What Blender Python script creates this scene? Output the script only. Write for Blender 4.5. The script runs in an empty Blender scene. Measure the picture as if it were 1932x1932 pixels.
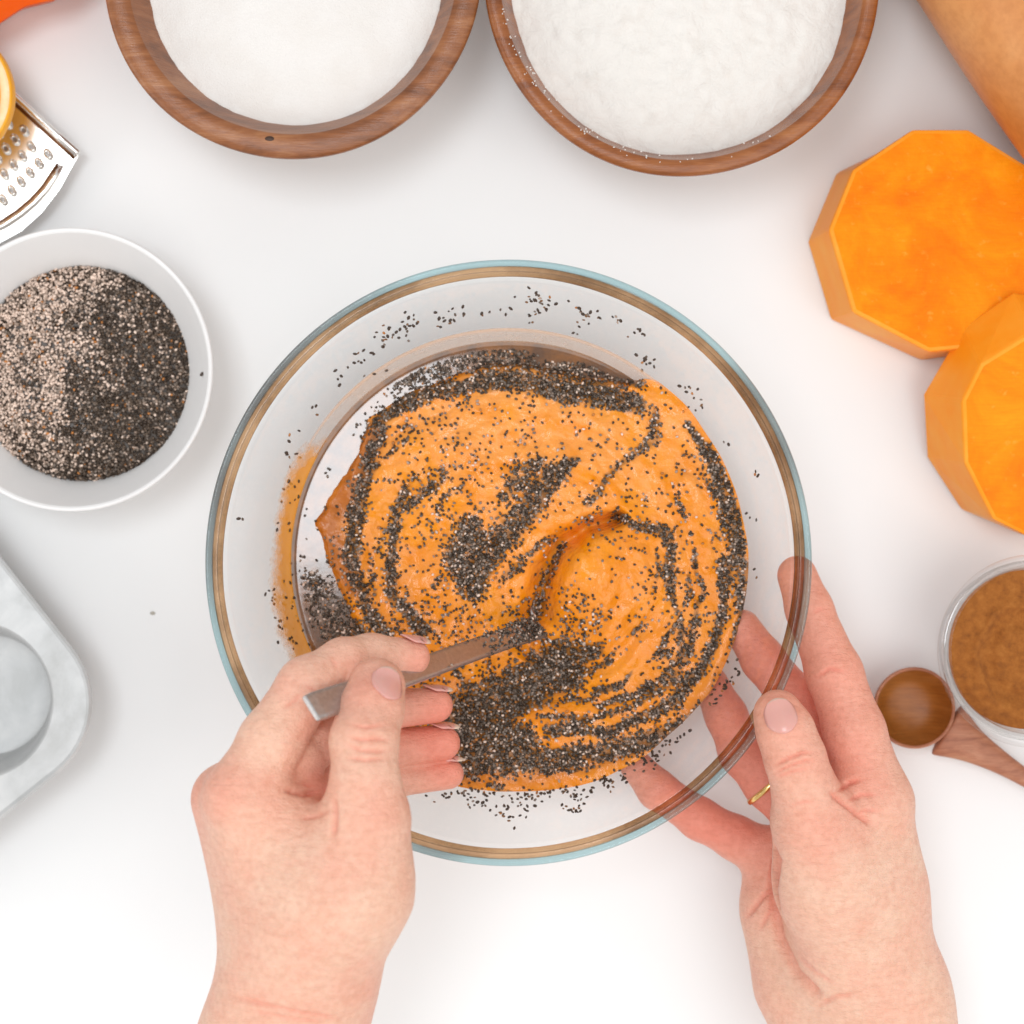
import bpy, bmesh, math, random
import numpy as np
from mathutils import Vector, Matrix
from mathutils.bvhtree import BVHTree

random.seed(7)
rng = np.random.default_rng(7)
sc = bpy.context.scene
C = sc.collection

# ------------------------------------------------------------------ camera
CAM_H = 0.80                 # metres above the table top, looking straight down
FRAME = 0.4056               # metres of table seen across the frame
cam_d = bpy.data.cameras.new('camera')
cam_d.sensor_width = 36.0
cam_d.lens = 36.0 * CAM_H / FRAME
cam_d.clip_start = 0.02
cam_d.clip_end = 50.0
cam_d.dof.use_dof = True
cam_d.dof.focus_distance = 0.72
cam_d.dof.aperture_fstop = 9.0
cam = bpy.data.objects.new('camera', cam_d)
cam.location = (0, 0, CAM_H)
C.objects.link(cam)
sc.camera = cam

# ------------------------------------------------------------------ light
world = bpy.data.worlds.new('World')
sc.world = world
world.use_nodes = True
bg = world.node_tree.nodes['Background']
bg.inputs['Color'].default_value = (1.0, 0.997, 0.99, 1)
bg.inputs['Strength'].default_value = 0.74

def area(name, loc, target, sx, sy, power, col):
    d = bpy.data.lights.new(name, 'AREA')
    d.shape = 'RECTANGLE'; d.size = sx; d.size_y = sy
    d.energy = power; d.color = col
    o = bpy.data.objects.new(name, d)
    o.location = loc
    o.rotation_euler = (Vector(target) - Vector(loc)).to_track_quat('-Z', 'Y').to_euler()
    C.objects.link(o)
    return o
area('window_light', (-0.36, 0.24, 2.0), (-0.36, 0.24, 0.0), 0.56, 0.66, 11.5, (0.90, 0.955, 1.0))
area('softbox_light', (0.70, -0.75, 1.8), (0.05, -0.05, 0.0), 1.7, 1.7, 18.0, (1.0, 0.98, 0.955))

area('fill_light', (-1.5, -0.35, 0.75), (0.1, 0.0, 0.0), 1.0, 0.8, 4.5, (1.0, 0.985, 0.97))  # added fill to brighten left-facing slice sides; no known source there

sc.view_settings.view_transform = 'Standard'
sc.view_settings.look = 'None'
sc.view_settings.exposure = -0.06
sc.view_settings.gamma = 1.0
sc.view_settings.use_curve_mapping = False
sc.cycles.use_denoising = True
sc.cycles.max_bounces = 14
sc.cycles.transparent_max_bounces = 32
sc.cycles.transmission_bounces = 12
sc.cycles.sample_clamp_indirect = 6.0

# ------------------------------------------------------------------ pixel -> place
def pxs(z): return FRAME / 1932.0 * (CAM_H - z) / CAM_H
def P(u, v, z):
    s = pxs(z)
    return Vector(((u - 966.0) * s, (966.0 - v) * s, z))

# ------------------------------------------------------------------ materials
def lin(r, g, b):
    def f(c):
        c /= 255.0
        return c / 12.92 if c <= 0.04045 else ((c + 0.055) / 1.055) ** 2.4
    return (f(r), f(g), f(b), 1.0)

class NT:
    def __init__(self, name):
        self.m = bpy.data.materials.new(name); self.m.use_nodes = True
        self.t = self.m.node_tree; self.n = self.t.nodes
        self.bsdf = self.n['Principled BSDF']; self.out = self.n['Material Output']
    def new(self, kind, **kw):
        x = self.n.new(kind)
        for k, v in kw.items():
            if k in x.inputs: x.inputs[k].default_value = v
            else: setattr(x, k, v)
        return x
    def link(self, a, b): self.t.links.new(a, b)
    def coord(self, scale=(1, 1, 1), rot=(0, 0, 0)):
        tc = self.n.new('ShaderNodeTexCoord'); mp = self.n.new('ShaderNodeMapping')
        mp.inputs['Scale'].default_value = scale; mp.inputs['Rotation'].default_value = rot
        self.link(tc.outputs['Object'], mp.inputs['Vector'])
        return mp.outputs['Vector']
    def noise(self, vec, scale, detail=4, rough=0.55, dist=0.0):
        x = self.n.new('ShaderNodeTexNoise')
        x.inputs['Scale'].default_value = scale; x.inputs['Detail'].default_value = detail
        x.inputs['Roughness'].default_value = rough; x.inputs['Distortion'].default_value = dist
        self.link(vec, x.inputs['Vector'])
        return x.outputs['Fac']
    def ramp(self, fac, stops):
        x = self.n.new('ShaderNodeValToRGB'); e = x.color_ramp.elements
        while len(e) < len(stops): e.new(0.5)
        for i, (p, c) in enumerate(stops):
            e[i].position = p; e[i].color = c
        self.link(fac, x.inputs['Fac'])
        return x.outputs['Color']
    def mix(self, fac, a, b, mode='MIX'):
        x = self.n.new('ShaderNodeMix'); x.data_type = 'RGBA'; x.blend_type = mode
        for s, v in ((0, fac), (6, a), (7, b)):
            if isinstance(v, (int, float, tuple)): x.inputs[s].default_value = v
            else: self.link(v, x.inputs[s])
        return x.outputs[2]
    def bump(self, h, strength, dist, prev=None):
        x = self.n.new('ShaderNodeBump')
        x.inputs['Strength'].default_value = strength; x.inputs['Distance'].default_value = dist
        self.link(h, x.inputs['Height'])
        if prev is not None: self.link(prev, x.inputs['Normal'])
        return x.outputs['Normal']
    def attr(self, name):
        x = self.n.new('ShaderNodeAttribute'); x.attribute_name = name
        return x
    def setp(self, **kw):
        for k, v in kw.items():
            k = k.replace('_', ' ')
            if isinstance(v, (int, float, tuple)): self.bsdf.inputs[k].default_value = v
            else: self.link(v, self.bsdf.inputs[k])
        return self
M = {}

def mk_materials():
    # white table
    t = NT('table_white'); v = t.coord()
    col = t.ramp(t.noise(v, 9, 3), [(0.3, (0.852, 0.858, 0.86, 1)), (0.7, (0.872, 0.878, 0.88, 1))])
    t.setp(Base_Color=col, Roughness=0.5, Normal=t.bump(t.noise(v, 900, 3), 0.08, 0.0004))
    t.bsdf.inputs['Specular IOR Level'].default_value = 0.25
    M['table'] = t.m
    # skin
    t = NT('skin'); v = t.coord()
    red = t.attr('red').outputs['Fac']
    mott = t.noise(v, 95, 4)
    base = t.mix(t.ramp(mott, [(0.35, (0, 0, 0, 1)), (0.65, (1, 1, 1, 1))]), (0.81, 0.475, 0.345, 1), (0.83, 0.525, 0.39, 1))
    big = t.ramp(t.noise(v, 42, 4, 0.6), [(0.42, (0, 0, 0, 1)), (0.66, (0.42, 0.42, 0.42, 1))])
    base = t.mix(big, base, (0.80, 0.33, 0.235, 1))
    base = t.mix(red, base, (0.80, 0.28, 0.20, 1))
    fr = t.ramp(t.noise(v, 420, 3), [(0.32, (0.90, 0.84, 0.81, 1)), (0.60, (1, 1, 1, 1))])
    base = t.mix(0.8, base, fr, 'MULTIPLY')
    vor = t.new('ShaderNodeTexVoronoi'); vor.feature = 'DISTANCE_TO_EDGE'; vor.inputs['Scale'].default_value = 900
    wob = t.new('ShaderNodeVectorMath'); wob.operation = 'ADD'
    nn = t.new('ShaderNodeTexNoise'); nn.inputs['Scale'].default_value = 300
    sc_ = t.new('ShaderNodeVectorMath'); sc_.operation = 'SCALE'; sc_.inputs['Scale'].default_value = 0.0012
    t.link(v, nn.inputs['Vector']); t.link(nn.outputs['Color'], sc_.inputs[0])
    t.link(v, wob.inputs[0]); t.link(sc_.outputs[0], wob.inputs[1]); t.link(wob.outputs[0], vor.inputs['Vector'])
    b1 = t.bump(vor.outputs['Distance'], 0.30, 0.0007)
    b2 = t.bump(t.noise(v, 230, 4, 0.6), 0.34, 0.0014, b1)
    b2 = t.bump(t.noise(t.coord((1, 3.2, 1), (0, 0, 0.25)), 170, 5, 0.66, 0.8), 0.48, 0.0015, b2)
    t.setp(Base_Color=base, Roughness=0.43, Normal=b2)
    t.bsdf.inputs['Subsurface Weight'].default_value = 0.12
    t.bsdf.inputs['Subsurface Radius'].default_value = (1.0, 0.35, 0.2)
    t.bsdf.inputs['Subsurface Scale'].default_value = 0.0035
    t.bsdf.inputs['Specular IOR Level'].default_value = 0.35
    M['skin'] = t.m
    t = NT('nail'); v = t.coord()
    col = t.mix(t.attr('edge').outputs['Fac'], (0.72, 0.36, 0.31, 1), (0.78, 0.62, 0.50, 1))
    t.setp(Base_Color=col, Roughness=0.22, Normal=t.bump(t.noise(t.coord((1, 1, 1)), 500, 2), 0.06, 0.0004))
    t.bsdf.inputs['Subsurface Weight'].default_value = 0.15
    t.bsdf.inputs['Subsurface Scale'].default_value = 0.002
    M['nail'] = t.m
    # thin clear glass: reflection by Fresnel, the rest passes
    def thin_glass(name, tint, ior, rough):
        t = NT(name)
        t.n.remove(t.bsdf)
        lw = t.new('ShaderNodeLayerWeight'); lw.inputs['Blend'].default_value = 0.5
        pw = t.new('ShaderNodeMath'); pw.operation = 'POWER'; pw.inputs[1].default_value = 5.0
        t.link(lw.outputs['Facing'], pw.inputs[0])
        f0 = ((ior - 1) / (ior + 1)) ** 2
        f = t.new('ShaderNodeMath'); f.operation = 'MULTIPLY_ADD'; f.inputs[1].default_value = 1 - f0; f.inputs[2].default_value = f0
        t.link(pw.outputs[0], f.inputs[0])
        tr = t.new('ShaderNodeBsdfTransparent'); tr.inputs['Color'].default_value = tint
        gl = t.new('ShaderNodeBsdfGlossy'); gl.inputs['Roughness'].default_value = rough
        mx = t.new('ShaderNodeMixShader')
        t.link(f.outputs[0], mx.inputs[0]); t.link(tr.outputs[0], mx.inputs[1]); t.link(gl.outputs[0], mx.inputs[2])
        t.link(mx.outputs[0], t.out.inputs['Surface'])
        return t.m
    M['glass'] = thin_glass('bowl_glass', (0.995, 0.995, 0.993, 1), 1.36, 0.01)
    M['jar_glass'] = thin_glass('jar_glass', (0.99, 0.99, 0.988, 1), 1.45, 0.01)
    def solid_glass(name, col, rough=0.0):
        t = NT(name)
        t.setp(Base_Color=col, Roughness=rough)
        t.bsdf.inputs['Transmission Weight'].default_value = 1.0
        t.bsdf.inputs['IOR'].default_value = 1.5
        return t.m
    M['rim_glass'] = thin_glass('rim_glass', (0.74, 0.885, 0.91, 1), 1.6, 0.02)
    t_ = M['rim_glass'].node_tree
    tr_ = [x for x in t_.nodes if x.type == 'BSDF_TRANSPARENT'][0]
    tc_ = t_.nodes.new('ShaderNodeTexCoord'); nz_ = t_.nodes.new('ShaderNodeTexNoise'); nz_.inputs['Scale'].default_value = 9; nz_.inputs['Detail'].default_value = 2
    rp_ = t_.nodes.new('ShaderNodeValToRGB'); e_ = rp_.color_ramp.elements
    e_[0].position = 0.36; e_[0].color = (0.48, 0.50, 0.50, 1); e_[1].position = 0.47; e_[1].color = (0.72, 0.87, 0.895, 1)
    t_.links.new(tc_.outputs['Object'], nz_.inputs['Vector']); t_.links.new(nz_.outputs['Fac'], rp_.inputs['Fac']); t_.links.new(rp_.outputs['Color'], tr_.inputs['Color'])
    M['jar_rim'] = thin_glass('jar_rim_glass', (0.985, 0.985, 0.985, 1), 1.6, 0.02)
    M['rim_refraction_tint'] = thin_glass('rim_refraction_tint', (0.78, 0.58, 0.41, 1), 1.45, 0.04)
    t_ = M['rim_refraction_tint'].node_tree
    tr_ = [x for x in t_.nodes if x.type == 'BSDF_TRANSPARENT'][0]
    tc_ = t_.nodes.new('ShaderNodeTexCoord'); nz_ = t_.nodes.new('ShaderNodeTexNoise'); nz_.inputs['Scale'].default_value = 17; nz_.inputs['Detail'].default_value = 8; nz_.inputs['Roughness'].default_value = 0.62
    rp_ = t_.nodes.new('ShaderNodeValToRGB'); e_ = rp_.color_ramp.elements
    e_[0].position = 0.38; e_[0].color = (0.48, 0.35, 0.24, 1); e_[1].position = 0.58; e_[1].color = (0.85, 0.68, 0.51, 1)  # browns refracted from the surroundings, put into the tint
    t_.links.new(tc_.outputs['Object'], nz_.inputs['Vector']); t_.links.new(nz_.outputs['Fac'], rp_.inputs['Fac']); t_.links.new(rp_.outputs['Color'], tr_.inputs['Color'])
    # batter
    t = NT('batter'); v = t.coord()
    ca = t.attr('tint').outputs['Color']
    n1 = t.noise(v, 420, 4, 0.6)
    col = t.mix(t.ramp(n1, [(0.4, (0, 0, 0, 1)), (0.62, (1, 1, 1, 1))]), ca, t.mix(0.5, ca, (0.74, 0.30, 0.09, 1)))
    col = t.mix(0.35, ca, col)
    b1 = t.bump(t.noise(v, 420, 3, 0.55), 0.36, 0.0014)
    b2 = t.bump(t.noise(v, 120, 2, 0.5, 0.4), 0.5, 0.0030, b1)
    t.setp(Base_Color=col, Roughness=0.24, Normal=b2)
    t.bsdf.inputs['Subsurface Weight'].default_value = 0.12
    t.bsdf.inputs['Subsurface Radius'].default_value = (1.0, 0.5, 0.15)
    t.bsdf.inputs['Subsurface Scale'].default_value = 0.003
    t.bsdf.inputs['Specular IOR Level'].default_value = 0.2
    t.bsdf.inputs['Coat Weight'].default_value = 0.42
    t.bsdf.inputs['Coat Roughness'].default_value = 0.16
    t.link(b2, t.bsdf.inputs['Coat Normal'])
    M['batter'] = t.m
    t = NT('syrup'); v = t.coord()
    col = t.ramp(t.noise(v, 160, 4), [(0.35, (0.10, 0.034, 0.004, 1)), (0.65, (0.22, 0.075, 0.006, 1))])
    t.setp(Base_Color=col, Roughness=0.09, Normal=t.bump(t.noise(v, 200, 2), 0.015, 0.0010))
    t.bsdf.inputs['IOR'].default_value = 1.75
    M['syrup'] = t.m
    def film(name, c0, c1, scale, lo, hi):
        t = NT(name); v = t.coord()
        a = t.attr('cover').outputs['Fac']
        n = t.noise(v, scale, 5, 0.65)
        mth = t.new('ShaderNodeMath'); mth.operation = 'MULTIPLY_ADD'
        t.link(n, mth.inputs[0]); mth.inputs[1].default_value = 0.9; t.link(a, mth.inputs[2])
        mr = t.new('ShaderNodeMapRange'); t.link(mth.outputs[0], mr.inputs['Value'])
        mr.inputs['From Min'].default_value = lo; mr.inputs['From Max'].default_value = hi
        mr.inputs['To Max'].default_value = 0.92
        col = t.mix(n, c0, c1)
        t.setp(Base_Color=col, Roughness=0.35, Alpha=mr.outputs[0])
        return t.m
    M['film'] = film('orange_film', (0.90, 0.32, 0.0, 1), (0.95, 0.44, 0.07, 1), 210, 0.72, 1.22)
    M['film_pale'] = film('batter_film_pale', (0.95, 0.56, 0.32, 1), (0.95, 0.66, 0.46, 1), 60, 0.40, 2.2)
    # seeds
    t = NT('chia_seed')
    t.setp(Base_Color=t.attr('tint').outputs['Color'], Roughness=0.36)
    t.bsdf.inputs['IOR'].default_value = 1.5
    M['seed'] = t.m
    # wood
    def wood(name, c0, c1, c2, rough, rot=(0, 0, 0), scale=1.0):
        t = NT(name); v = t.coord((1, 4, 1), rot)
        n = t.noise(v, 34 * scale, 6, 0.6, 0.6)
        f = t.noise(t.coord((1, 18, 1), rot), 130 * scale, 4, 0.6)
        col = t.ramp(n, [(0.28, c0), (0.5, c1), (0.75, c2)])
        col = t.mix(0.55, col, t.ramp(f, [(0.3, (0.55, 0.48, 0.42, 1)), (0.62, (1, 1, 1, 1))]), 'MULTIPLY')
        t.setp(Base_Color=col, Roughness=rough, Normal=t.bump(f, 0.22, 0.0008))
        return t.m
    M['wood_a'] = wood('acacia_wood_bowl', (0.13, 0.040, 0.012, 1), (0.29, 0.100, 0.032, 1), (0.46, 0.205, 0.088, 1), 0.28, (0, 0, 0.5))
    M['wood_b'] = wood('acacia_wood_bowl_reddish', (0.16, 0.042, 0.009, 1), (0.30, 0.092, 0.022, 1), (0.42, 0.155, 0.046, 1), 0.26, (0, 0, -0.6))
    M['wood_s'] = wood('spoon_wood', (0.28, 0.09, 0.045, 1), (0.44, 0.17, 0.088, 1), (0.55, 0.26, 0.15, 1), 0.48, (0, 0, 0.55), 2.2)
    M['wood_in'] = wood('spoon_hollow_wood', (0.27, 0.088, 0.013, 1), (0.37, 0.130, 0.022, 1), (0.46, 0.19, 0.05, 1), 0.42, (0, 0, -0.5), 0.7)
    t = NT('wood_knot'); t.setp(Base_Color=(0.05, 0.02, 0.01, 1), Roughness=0.5); M['knot'] = t.m
    # powders
    t = NT('sugar'); v = t.coord()
    col = t.ramp(t.noise(v, 45, 4), [(0.3, (0.755, 0.71, 0.67, 1)), (0.6, (0.79, 0.755, 0.725, 1))])
    t.setp(Base_Color=col, Roughness=0.5, Normal=t.bump(t.noise(v, 1500, 2, 0.7), 0.5, 0.0006))
    M['sugar'] = t.m
    t = NT('flour'); v = t.coord()
    col = t.ramp(t.noise(v, 110, 5, 0.6), [(0.28, (0.75, 0.705, 0.66, 1)), (0.45, (0.79, 0.755, 0.715, 1))])
    b = t.bump(t.noise(v, 140, 6, 0.65, 1.0), 0.5, 0.0024)
    t.setp(Base_Color=col, Roughness=0.95, Normal=t.bump(t.noise(v, 1100, 3, 0.7), 0.3, 0.0006, b))
    M['flour'] = t.m
    t = NT('cinnamon'); v = t.coord()
    col = t.ramp(t.noise(v, 260, 6, 0.7), [(0.25, (0.19, 0.055, 0.006, 1)), (0.5, (0.33, 0.105, 0.012, 1)), (0.75, (0.43, 0.155, 0.026, 1))])
    b = t.bump(t.noise(v, 200, 5, 0.65), 0.35, 0.0016)
    t.setp(Base_Color=col, Roughness=0.9, Normal=t.bump(t.noise(v, 1300, 3, 0.7), 0.5, 0.0006, b))
    M['cinnamon'] = t.m
    # pumpkin
    t = NT('pumpkin_flesh'); v = t.coord()
    n = t.noise(v, 38, 6, 0.62, 0.7)
    col = t.ramp(n, [(0.32, (0.84, 0.185, 0.0, 1)), (0.5, (0.90, 0.25, 0.0, 1)), (0.68, (0.95, 0.33, 0.004, 1))])
    sp = t.ramp(t.noise(v, 260, 3, 0.6), [(0.62, (0, 0, 0, 1)), (0.74, (0.5, 0.5, 0.5, 1))])
    col = t.mix(sp, col, (0.96, 0.42, 0.06, 1))
    fib = t.noise(t.coord((1, 14, 1), (0, 0, 1.2)), 130, 4)
    col = t.mix(0.5, col, t.ramp(fib, [(0.35, (0.90, 0.82, 0.7, 1)), (0.6, (1, 1, 1, 1))]), 'MULTIPLY')
    t.setp(Base_Color=col, Roughness=0.45, Normal=t.bump(t.noise(v, 420, 4, 0.6), 0.22, 0.0009))
    t.bsdf.inputs['Subsurface Weight'].default_value = 0.15
    t.bsdf.inputs['Subsurface Radius'].default_value = (1.0, 0.4, 0.1)
    t.bsdf.inputs['Subsurface Scale'].default_value = 0.004
    t.bsdf.inputs['Specular IOR Level'].default_value = 0.12
    M['flesh'] = t.m
    t = NT('pumpkin_cut_side'); v = t.coord()
    n = t.noise(t.coord((1, 1, 1.3)), 45, 4, 0.55)
    col = t.ramp(n, [(0.3, (0.98, 0.30, 0.008, 1)), (0.6, (0.98, 0.36, 0.03, 1)), (0.85, (0.98, 0.46, 0.09, 1))])
    t.setp(Base_Color=col, Roughness=0.38, Normal=t.bump(n, 0.3, 0.001))
    t.bsdf.inputs['Subsurface Weight'].default_value = 0.12
    t.bsdf.inputs['Subsurface Scale'].default_value = 0.003
    t.bsdf.inputs['Specular IOR Level'].default_value = 0.15
    M['flesh_side'] = t.m
    t = NT('pumpkin_red'); v = t.coord()
    col = t.ramp(t.noise(v, 60, 5), [(0.3, (0.72, 0.075, 0.0, 1)), (0.7, (0.76, 0.11, 0.0, 1))])
    t.setp(Base_Color=col, Roughness=0.4, Normal=t.bump(t.noise(v, 420, 4), 0.2, 0.0008)); t.bsdf.inputs['Specular IOR Level'].default_value = 0.1; M['flesh_red'] = t.m
    t = NT('squash_skin'); v = t.coord()
    n = t.noise(v, 14, 5, 0.6)
    col = t.ramp(n, [(0.3, (0.52, 0.18, 0.04, 1)), (0.55, (0.68, 0.28, 0.085, 1)), (0.8, (0.76, 0.38, 0.15, 1))])
    col = t.mix(0.5, col, t.ramp(t.noise(v, 300, 4), [(0.35, (0.82, 0.74, 0.66, 1)), (0.6, (1, 1, 1, 1))]), 'MULTIPLY')
    t.setp(Base_Color=col, Roughness=0.42, Normal=t.bump(t.noise(v, 70, 3), 0.10, 0.002)); M['squash'] = t.m
    # citrus
    t = NT('orange_rind'); v = t.coord()
    t.setp(Base_Color=(0.90, 0.40, 0.015, 1), Roughness=0.4, Normal=t.bump(t.noise(v, 500, 2), 0.35, 0.001)); M['rind'] = t.m
    t = NT('orange_pith'); v = t.coord()
    t.setp(Base_Color=t.ramp(t.noise(v, 200, 4), [(0.35, (0.88, 0.60, 0.30, 1)), (0.7, (0.90, 0.74, 0.48, 1))]), Roughness=0.6); M['pith'] = t.m
    t = NT('orange_pulp'); v = t.coord()
    t.setp(Base_Color=t.ramp(t.noise(v, 160, 5), [(0.3, (0.86, 0.30, 0.01, 1)), (0.7, (0.92, 0.48, 0.04, 1))]), Roughness=0.25); M['pulp'] = t.m
    # metals, ceramics
    t = NT('grater_steel'); v = t.coord()
    t.setp(Base_Color=(0.88, 0.86, 0.83, 1), Metallic=1.0, Roughness=0.22, Normal=t.bump(t.noise(v, 60, 2), 0.03, 0.001)); M['steel'] = t.m
    t = NT('grater_hole'); t.setp(Base_Color=(0.30, 0.27, 0.25, 1), Roughness=0.4, Metallic=0.6); M['hole'] = t.m
    t = NT('grater_shade_strip'); t.setp(Base_Color=(0.14, 0.055, 0.018, 1), Roughness=0.35, Metallic=0.7); M['shade_strip'] = t.m  # dark colour for the shaded line beside rail and rib
    t = NT('spoon_steel'); v = t.coord()
    n = t.noise(t.coord((1, 1, 1)), 700, 4, 0.7)
    t.setp(Base_Color=t.ramp(n, [(0.3, (0.42, 0.40, 0.39, 1)), (0.7, (0.56, 0.54, 0.53, 1))]), Metallic=0.9, Roughness=0.30); M['spoon'] = t.m
    t = NT('gold'); t.setp(Base_Color=(0.86, 0.58, 0.22, 1), Metallic=1.0, Roughness=0.2); M['gold'] = t.m
    t = NT('tin_aluminium'); v = t.coord()
    n = t.noise(v, 46, 7, 0.65, 0.4)
    col = t.ramp(n, [(0.34, (0.46, 0.465, 0.46, 1)), (0.5, (0.52, 0.525, 0.525, 1)), (0.66, (0.58, 0.58, 0.575, 1))])
    t.setp(Base_Color=col, Metallic=0.35, Roughness=t.ramp(n, [(0.3, (0.55,) * 3 + (1,)), (0.7, (0.42,) * 3 + (1,))]), Normal=t.bump(t.noise(v, 900, 3), 0.06, 0.0004)); M['tin'] = t.m
    t = NT('dish_plastic'); v = t.coord()
    col = t.ramp(t.noise(v, 30, 4), [(0.3, (0.79, 0.775, 0.77, 1)), (0.7, (0.83, 0.82, 0.815, 1))])
    t.setp(Base_Color=col, Roughness=0.42, Normal=t.bump(t.noise(v, 260, 3), 0.05, 0.0006)); M['dish'] = t.m
    t = NT('crumb'); t.setp(Base_Color=(0.45, 0.42, 0.36, 1), Roughness=0.8); M['crumb'] = t.m
mk_materials()

# ------------------------------------------------------------------ mesh helpers
def tag(o, label=None, cat=None, group=None, kind=None):
    if label: o['label'] = label
    if cat: o['category'] = cat
    if group: o['group'] = group
    if kind: o['kind'] = kind
    return o
def link(name, me, m, parent=None, smooth=True):
    o = bpy.data.objects.new(name, me)
    if m is not None and not me.materials: me.materials.append(M[m])
    if smooth:
        me.polygons.foreach_set('use_smooth', [True] * len(me.polygons))
    C.objects.link(o)
    if parent is not None: o.parent = parent
    return o
def mesh_np(name, V, F):
    me = bpy.data.meshes.new(name)
    V = np.asarray(V, dtype=np.float32); F = np.asarray(F, dtype=np.int32)
    me.vertices.add(len(V)); me.vertices.foreach_set('co', V.ravel())
    k = F.shape[1]
    me.loops.add(F.size); me.loops.foreach_set('vertex_index', F.ravel())
    me.polygons.add(len(F))
    me.polygons.foreach_set('loop_start', np.arange(0, F.size, k, dtype=np.int32))
    me.polygons.foreach_set('loop_total', np.full(len(F), k, dtype=np.int32))
    me.update(calc_edges=True); me.validate()
    return me
def from_list(name, V, F):
    me = bpy.data.meshes.new(name); me.from_pydata([tuple(v) for v in V], [], F); me.update()
    return me
def empty(name, loc):
    o = bpy.data.objects.new(name, None); o.location = loc; o.empty_display_size = 0.02
    C.objects.link(o); return o
def lathe(name, prof, m, parent=None, seg=160, wob=None):
    """prof: [(r, z)], closed on the axis where r == 0."""
    V, F, rows = [], [], []
    for (r, z) in prof:
        if r < 1e-7:
            rows.append([len(V)]); V.append((0, 0, z))
        else:
            row = []
            for i in range(seg):
                a = 2 * math.pi * i / seg
                rr = r * (1 + (wob(a, z) if wob else 0))
                row.append(len(V)); V.append((rr * math.cos(a), rr * math.sin(a), z))
            rows.append(row)
    for A, B in zip(rows, rows[1:]):
        for i in range(seg):
            j = (i + 1) % seg
            if len(A) == 1 and len(B) == 1: continue
            if len(A) == 1: F.append((A[0], B[j], B[i]))
            elif len(B) == 1: F.append((A[i], A[j], B[0]))
            else: F.append((A[i], A[j], B[j], B[i]))
    me = from_list(name, V, F)
    bm = bmesh.new(); bm.from_mesh(me); bmesh.ops.recalc_face_normals(bm, faces=bm.faces); bm.to_mesh(me); bm.free()
    return link(name, me, m, parent)
def smooth_prof(pts, n=6):
    """Catmull-Rom through profile points."""
    out = []
    for i in range(len(pts) - 1):
        p0 = np.array(pts[max(i - 1, 0)]); p1 = np.array(pts[i]); p2 = np.array(pts[i + 1]); p3 = np.array(pts[min(i + 2, len(pts) - 1)])
        for k in range(n):
            t = k / n
            out.append(tuple(0.5 * ((2 * p1) + (-p0 + p2) * t + (2 * p0 - 5 * p1 + 4 * p2 - p3) * t * t + (-p0 + 3 * p1 - 3 * p2 + p3) * t ** 3)))
    out.append(tuple(pts[-1]))
    return out
def set_float(me, name, arr):
    a = me.attributes.new(name, 'FLOAT', 'POINT'); a.data.foreach_set('value', np.asarray(arr, dtype=np.float32))
def set_col(me, name, arr):
    a = me.attributes.new(name, 'FLOAT_COLOR', 'POINT'); a.data.foreach_set('color', np.asarray(arr, dtype=np.float32).ravel())
def vnoise(x, y, seed=0, octaves=3):
    out = np.zeros_like(x); amp = 1.0; tot = 0
    for o in range(octaves):
        r = np.random.default_rng(seed * 31 + o); T = r.random((64, 64))
        f = 2 ** o
        xi = np.floor(x * f).astype(int); yi = np.floor(y * f).astype(int)
        fx = x * f - xi; fy = y * f - yi
        fx = fx * fx * (3 - 2 * fx); fy = fy * fy * (3 - 2 * fy)
        g = lambda a, b: T[a % 64, b % 64]
        out += amp * ((g(xi, yi) * (1 - fx) + g(xi + 1, yi) * fx) * (1 - fy) + (g(xi, yi + 1) * (1 - fx) + g(xi + 1, yi + 1) * fx) * fy)
        tot += amp; amp *= 0.5
    return out / tot
def seg_dist(px, py, poly):
    """distance in px to a polyline [(u, v, w)] and the interpolated width."""
    best = np.full(px.shape, 1e9); bw = np.ones(px.shape)
    if len(poly) == 1: poly = [poly[0], poly[0]]
    for a, b in zip(poly, poly[1:]):
        dx, dy = b[0] - a[0], b[1] - a[1]; L = dx * dx + dy * dy + 1e-9
        t = np.clip(((px - a[0]) * dx + (py - a[1]) * dy) / L, 0, 1)
        d = np.hypot(px - a[0] - t * dx, py - a[1] - t * dy)
        w = a[2] + t * (b[2] - a[2])
        k = d / w < best / bw
        best = np.where(k, d, best); bw = np.where(k, w, bw)
    return best, bw

# ------------------------------------------------------------------ table
me = from_list('table', [(-1.4, -1.2, 0), (1.4, -1.2, 0), (1.4, 1.2, 0), (-1.4, 1.2, 0)], [(0, 1, 2, 3)])
tb = link('table', me, 'table', smooth=False)
tag(tb, 'plain matt white table top', 'table', kind='structure')

# ------------------------------------------------------------------ glass mixing bowl
BC = P(959.5, 1062, 0.085); BX, BY = BC.x, BC.y
OUT = [(0.0, 0.0008), (0.050, 0.0004), (0.056, 0.0016), (0.064, 0.008), (0.0755, 0.020), (0.0875, 0.040), (0.0970, 0.060), (0.1040, 0.077)]
THK = 0.0034
INN = [(0.0, 0.0045), (0.048, 0.0045), (0.054, 0.0062), (0.0605, 0.0115), (0.0722, 0.0225), (0.0842, 0.0415), (0.0938, 0.0612), (0.1006, 0.077)]
def r_in(z):
    zs = [p[1] for p in INN[1:]]; rs = [p[0] for p in INN[1:]]
    return float(np.interp(z, zs, rs))
bowl = empty('mixing_bowl', (BX, BY, 0))
tag(bowl, 'large clear glass mixing bowl full of orange batter', 'mixing bowl')
prof = smooth_prof(OUT, 6) + [(0.1043, 0.0785), (0.1010, 0.0785)] + smooth_prof(INN, 6)[::-1]
lathe('bowl_wall', prof, 'glass', bowl, 200)
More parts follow.
